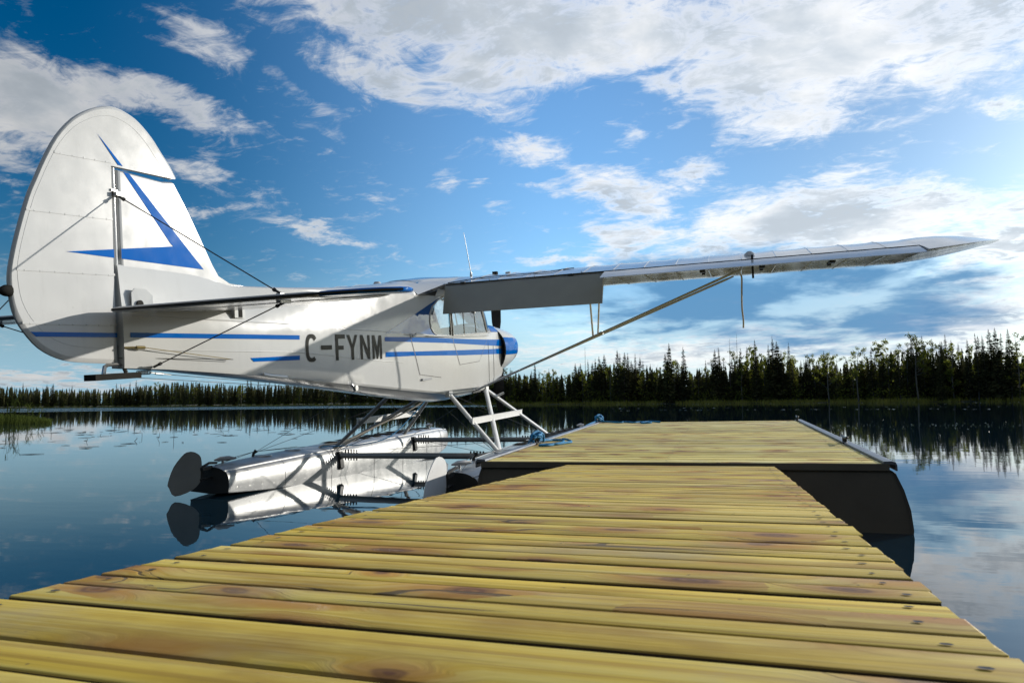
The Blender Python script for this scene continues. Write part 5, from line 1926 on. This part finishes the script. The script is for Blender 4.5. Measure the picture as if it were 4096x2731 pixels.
# N struts, steps, wires
for s in (1, -1):
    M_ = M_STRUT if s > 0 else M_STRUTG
    fr_, ff2 = fit[s]
    ar = Vector((FX[s] - s * .20, YR, ZR + .06))
    af = Vector((FX[s] - s * .12, YF, ZF + .06))
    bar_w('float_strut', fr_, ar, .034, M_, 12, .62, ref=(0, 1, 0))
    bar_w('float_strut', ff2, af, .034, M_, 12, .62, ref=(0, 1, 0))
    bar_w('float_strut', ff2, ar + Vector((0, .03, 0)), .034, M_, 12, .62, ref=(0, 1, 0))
    ftm = MB()
    for p in (fr_, ff2):
        ftm.box(loc(p), (.05, .09, .07))
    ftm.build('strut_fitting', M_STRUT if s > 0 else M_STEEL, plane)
    # boarding step across the struts
    p0 = fr_.lerp(ar, .47) + Vector((s * .03, -.07, 0))
    p1 = ff2.lerp(af, .47) + Vector((s * .03, .10, 0))
    d = (p1 - p0).normalized()
    upw = Vector((0, 0, 1))
    sd_ = d.cross(upw).normalized()
    ch = MB()
    prof_ = [(-.035, .0), (.035, .0), (.035, .012), (.030, .012), (.030, .005), (-.030, .005), (-.030, .012), (-.035, .012)]
    rg = []
    for p in (p0, p1):
        rg.append([loc(p + sd_ * (b_ * 1.0) * (1 if s > 0 else -1) + upw * a_) for a_, b_ in prof_])
    ch.loft(rg, closed=True, cap=True)
    ch.build('boarding_step', M_STRUT, plane)
    # flying wires
    for a_, b_ in ((fr_, af), (ff2 + Vector((0, -.3, .0)), Vector((FX[-s] + s * .2, YR, ZR + .03))), (ff2, Vector((FX[-s] + s * .2, YF, ZF + .03)))):
        w = MB()
        w.tube([loc(a_), loc(b_)], .0032, 5)
        w.build('flying_wire', M_DARK, plane, 60)
    w = MB()
    w.tube([loc((FX[s] - s * .2, YR, ZR + .03)), loc((FX[-s] + s * .2, YF, ZF + .03))], .0028, 5)
    w.build('flying_wire', M_DARK, plane, 60)
stub = MB()
q0 = fit[1][1].lerp(Vector((FX[1] - .12, YF, ZF + .06)), .15)
stub.tube([loc(q0), loc(q0 + Vector((.09, .05, .05)))], .015, 8)
stub.build('step_peg', M_STRUT, plane, 50)
# water rudder lifting lines from the belly to the floats
pu = PLANE_O + PLANE_R @ Vector((.275, 2.10, -.32))
for tgt in ((FX[-1] - .10, 5.97, .345), (FX[1] - .15, 6.6, .33)):
    w = MB()
    w.tube([loc(pu), loc(tgt)], .0022, 5)
    w.build('lifting_line', M_DARK, plane, 60)
w = MB()
w.tube([loc((FX[-1] - .10, 5.97, .34)), loc((FX[-1] + .15, YR + 1.2, .78))], .0022, 5)
w.build('lifting_line', M_DARK, plane, 60)

# pale mooring rope and blue line lashed along the port struts
def top_rope(label, pts, r, mat, group=None):
    mb = MB()
    mb.tube(spline(pts, 6), r, 7)
    o = mb.build('rope', mat, None, 60)
    tag(o, label, 'rope', group)
    return o
pl0, pl1 = fit[-1][1], Vector((FX[-1] + .20, YR, ZR + .09))
top_rope('pale rope lashed along the port float strut under the belly',
         [pl0 + Vector((.05, -.02, .0)), pl0.lerp(pl1, .25) + Vector((.03, -.03, -.06)), pl0.lerp(pl1, .6) + Vector((.03, -.04, -.03)), pl0.lerp(pl1, .9) + Vector((.03, -.05, 0)), pl1 + Vector((-.08, -.13, .02)), pl1 + Vector((-.10, -.16, -.12)), pl1 + Vector((-.07, -.16, -.25)), pl1 + Vector((-.05, -.15, -.30))], .011, M_ROPEW)
top_rope('thin blue line sagging beneath the belly to the port float',
         [pl0 + Vector((.02, -.05, .0)), pl0.lerp(pl1, .3) + Vector((.10, -.05, -.12)), pl0.lerp(pl1, .6) + Vector((.20, -.06, -.16)), pl0.lerp(pl1, .85) + Vector((.16, -.06, -.07)), pl1 + Vector((.0, -.08, .02)), pl1 + Vector((-.10, -.15, .0)), pl1 + Vector((-.12, -.17, -.14))], .0065, M_ROPE)
# tie-down rope hanging from the starboard wing
tw = PLANE_O + PLANE_R @ Vector((3.435, 4.02, .60))
top_rope('frayed white tie-down rope hanging from the wing strut top',
         [tw, tw + Vector((.012, -.005, -.04)), tw + Vector((.008, 0, -.16)), tw + Vector((.004, .0, -.33)), tw + Vector((.012, 0, -.45)), tw + Vector((.010, 0, -.53))], .0085, M_ROPEW)
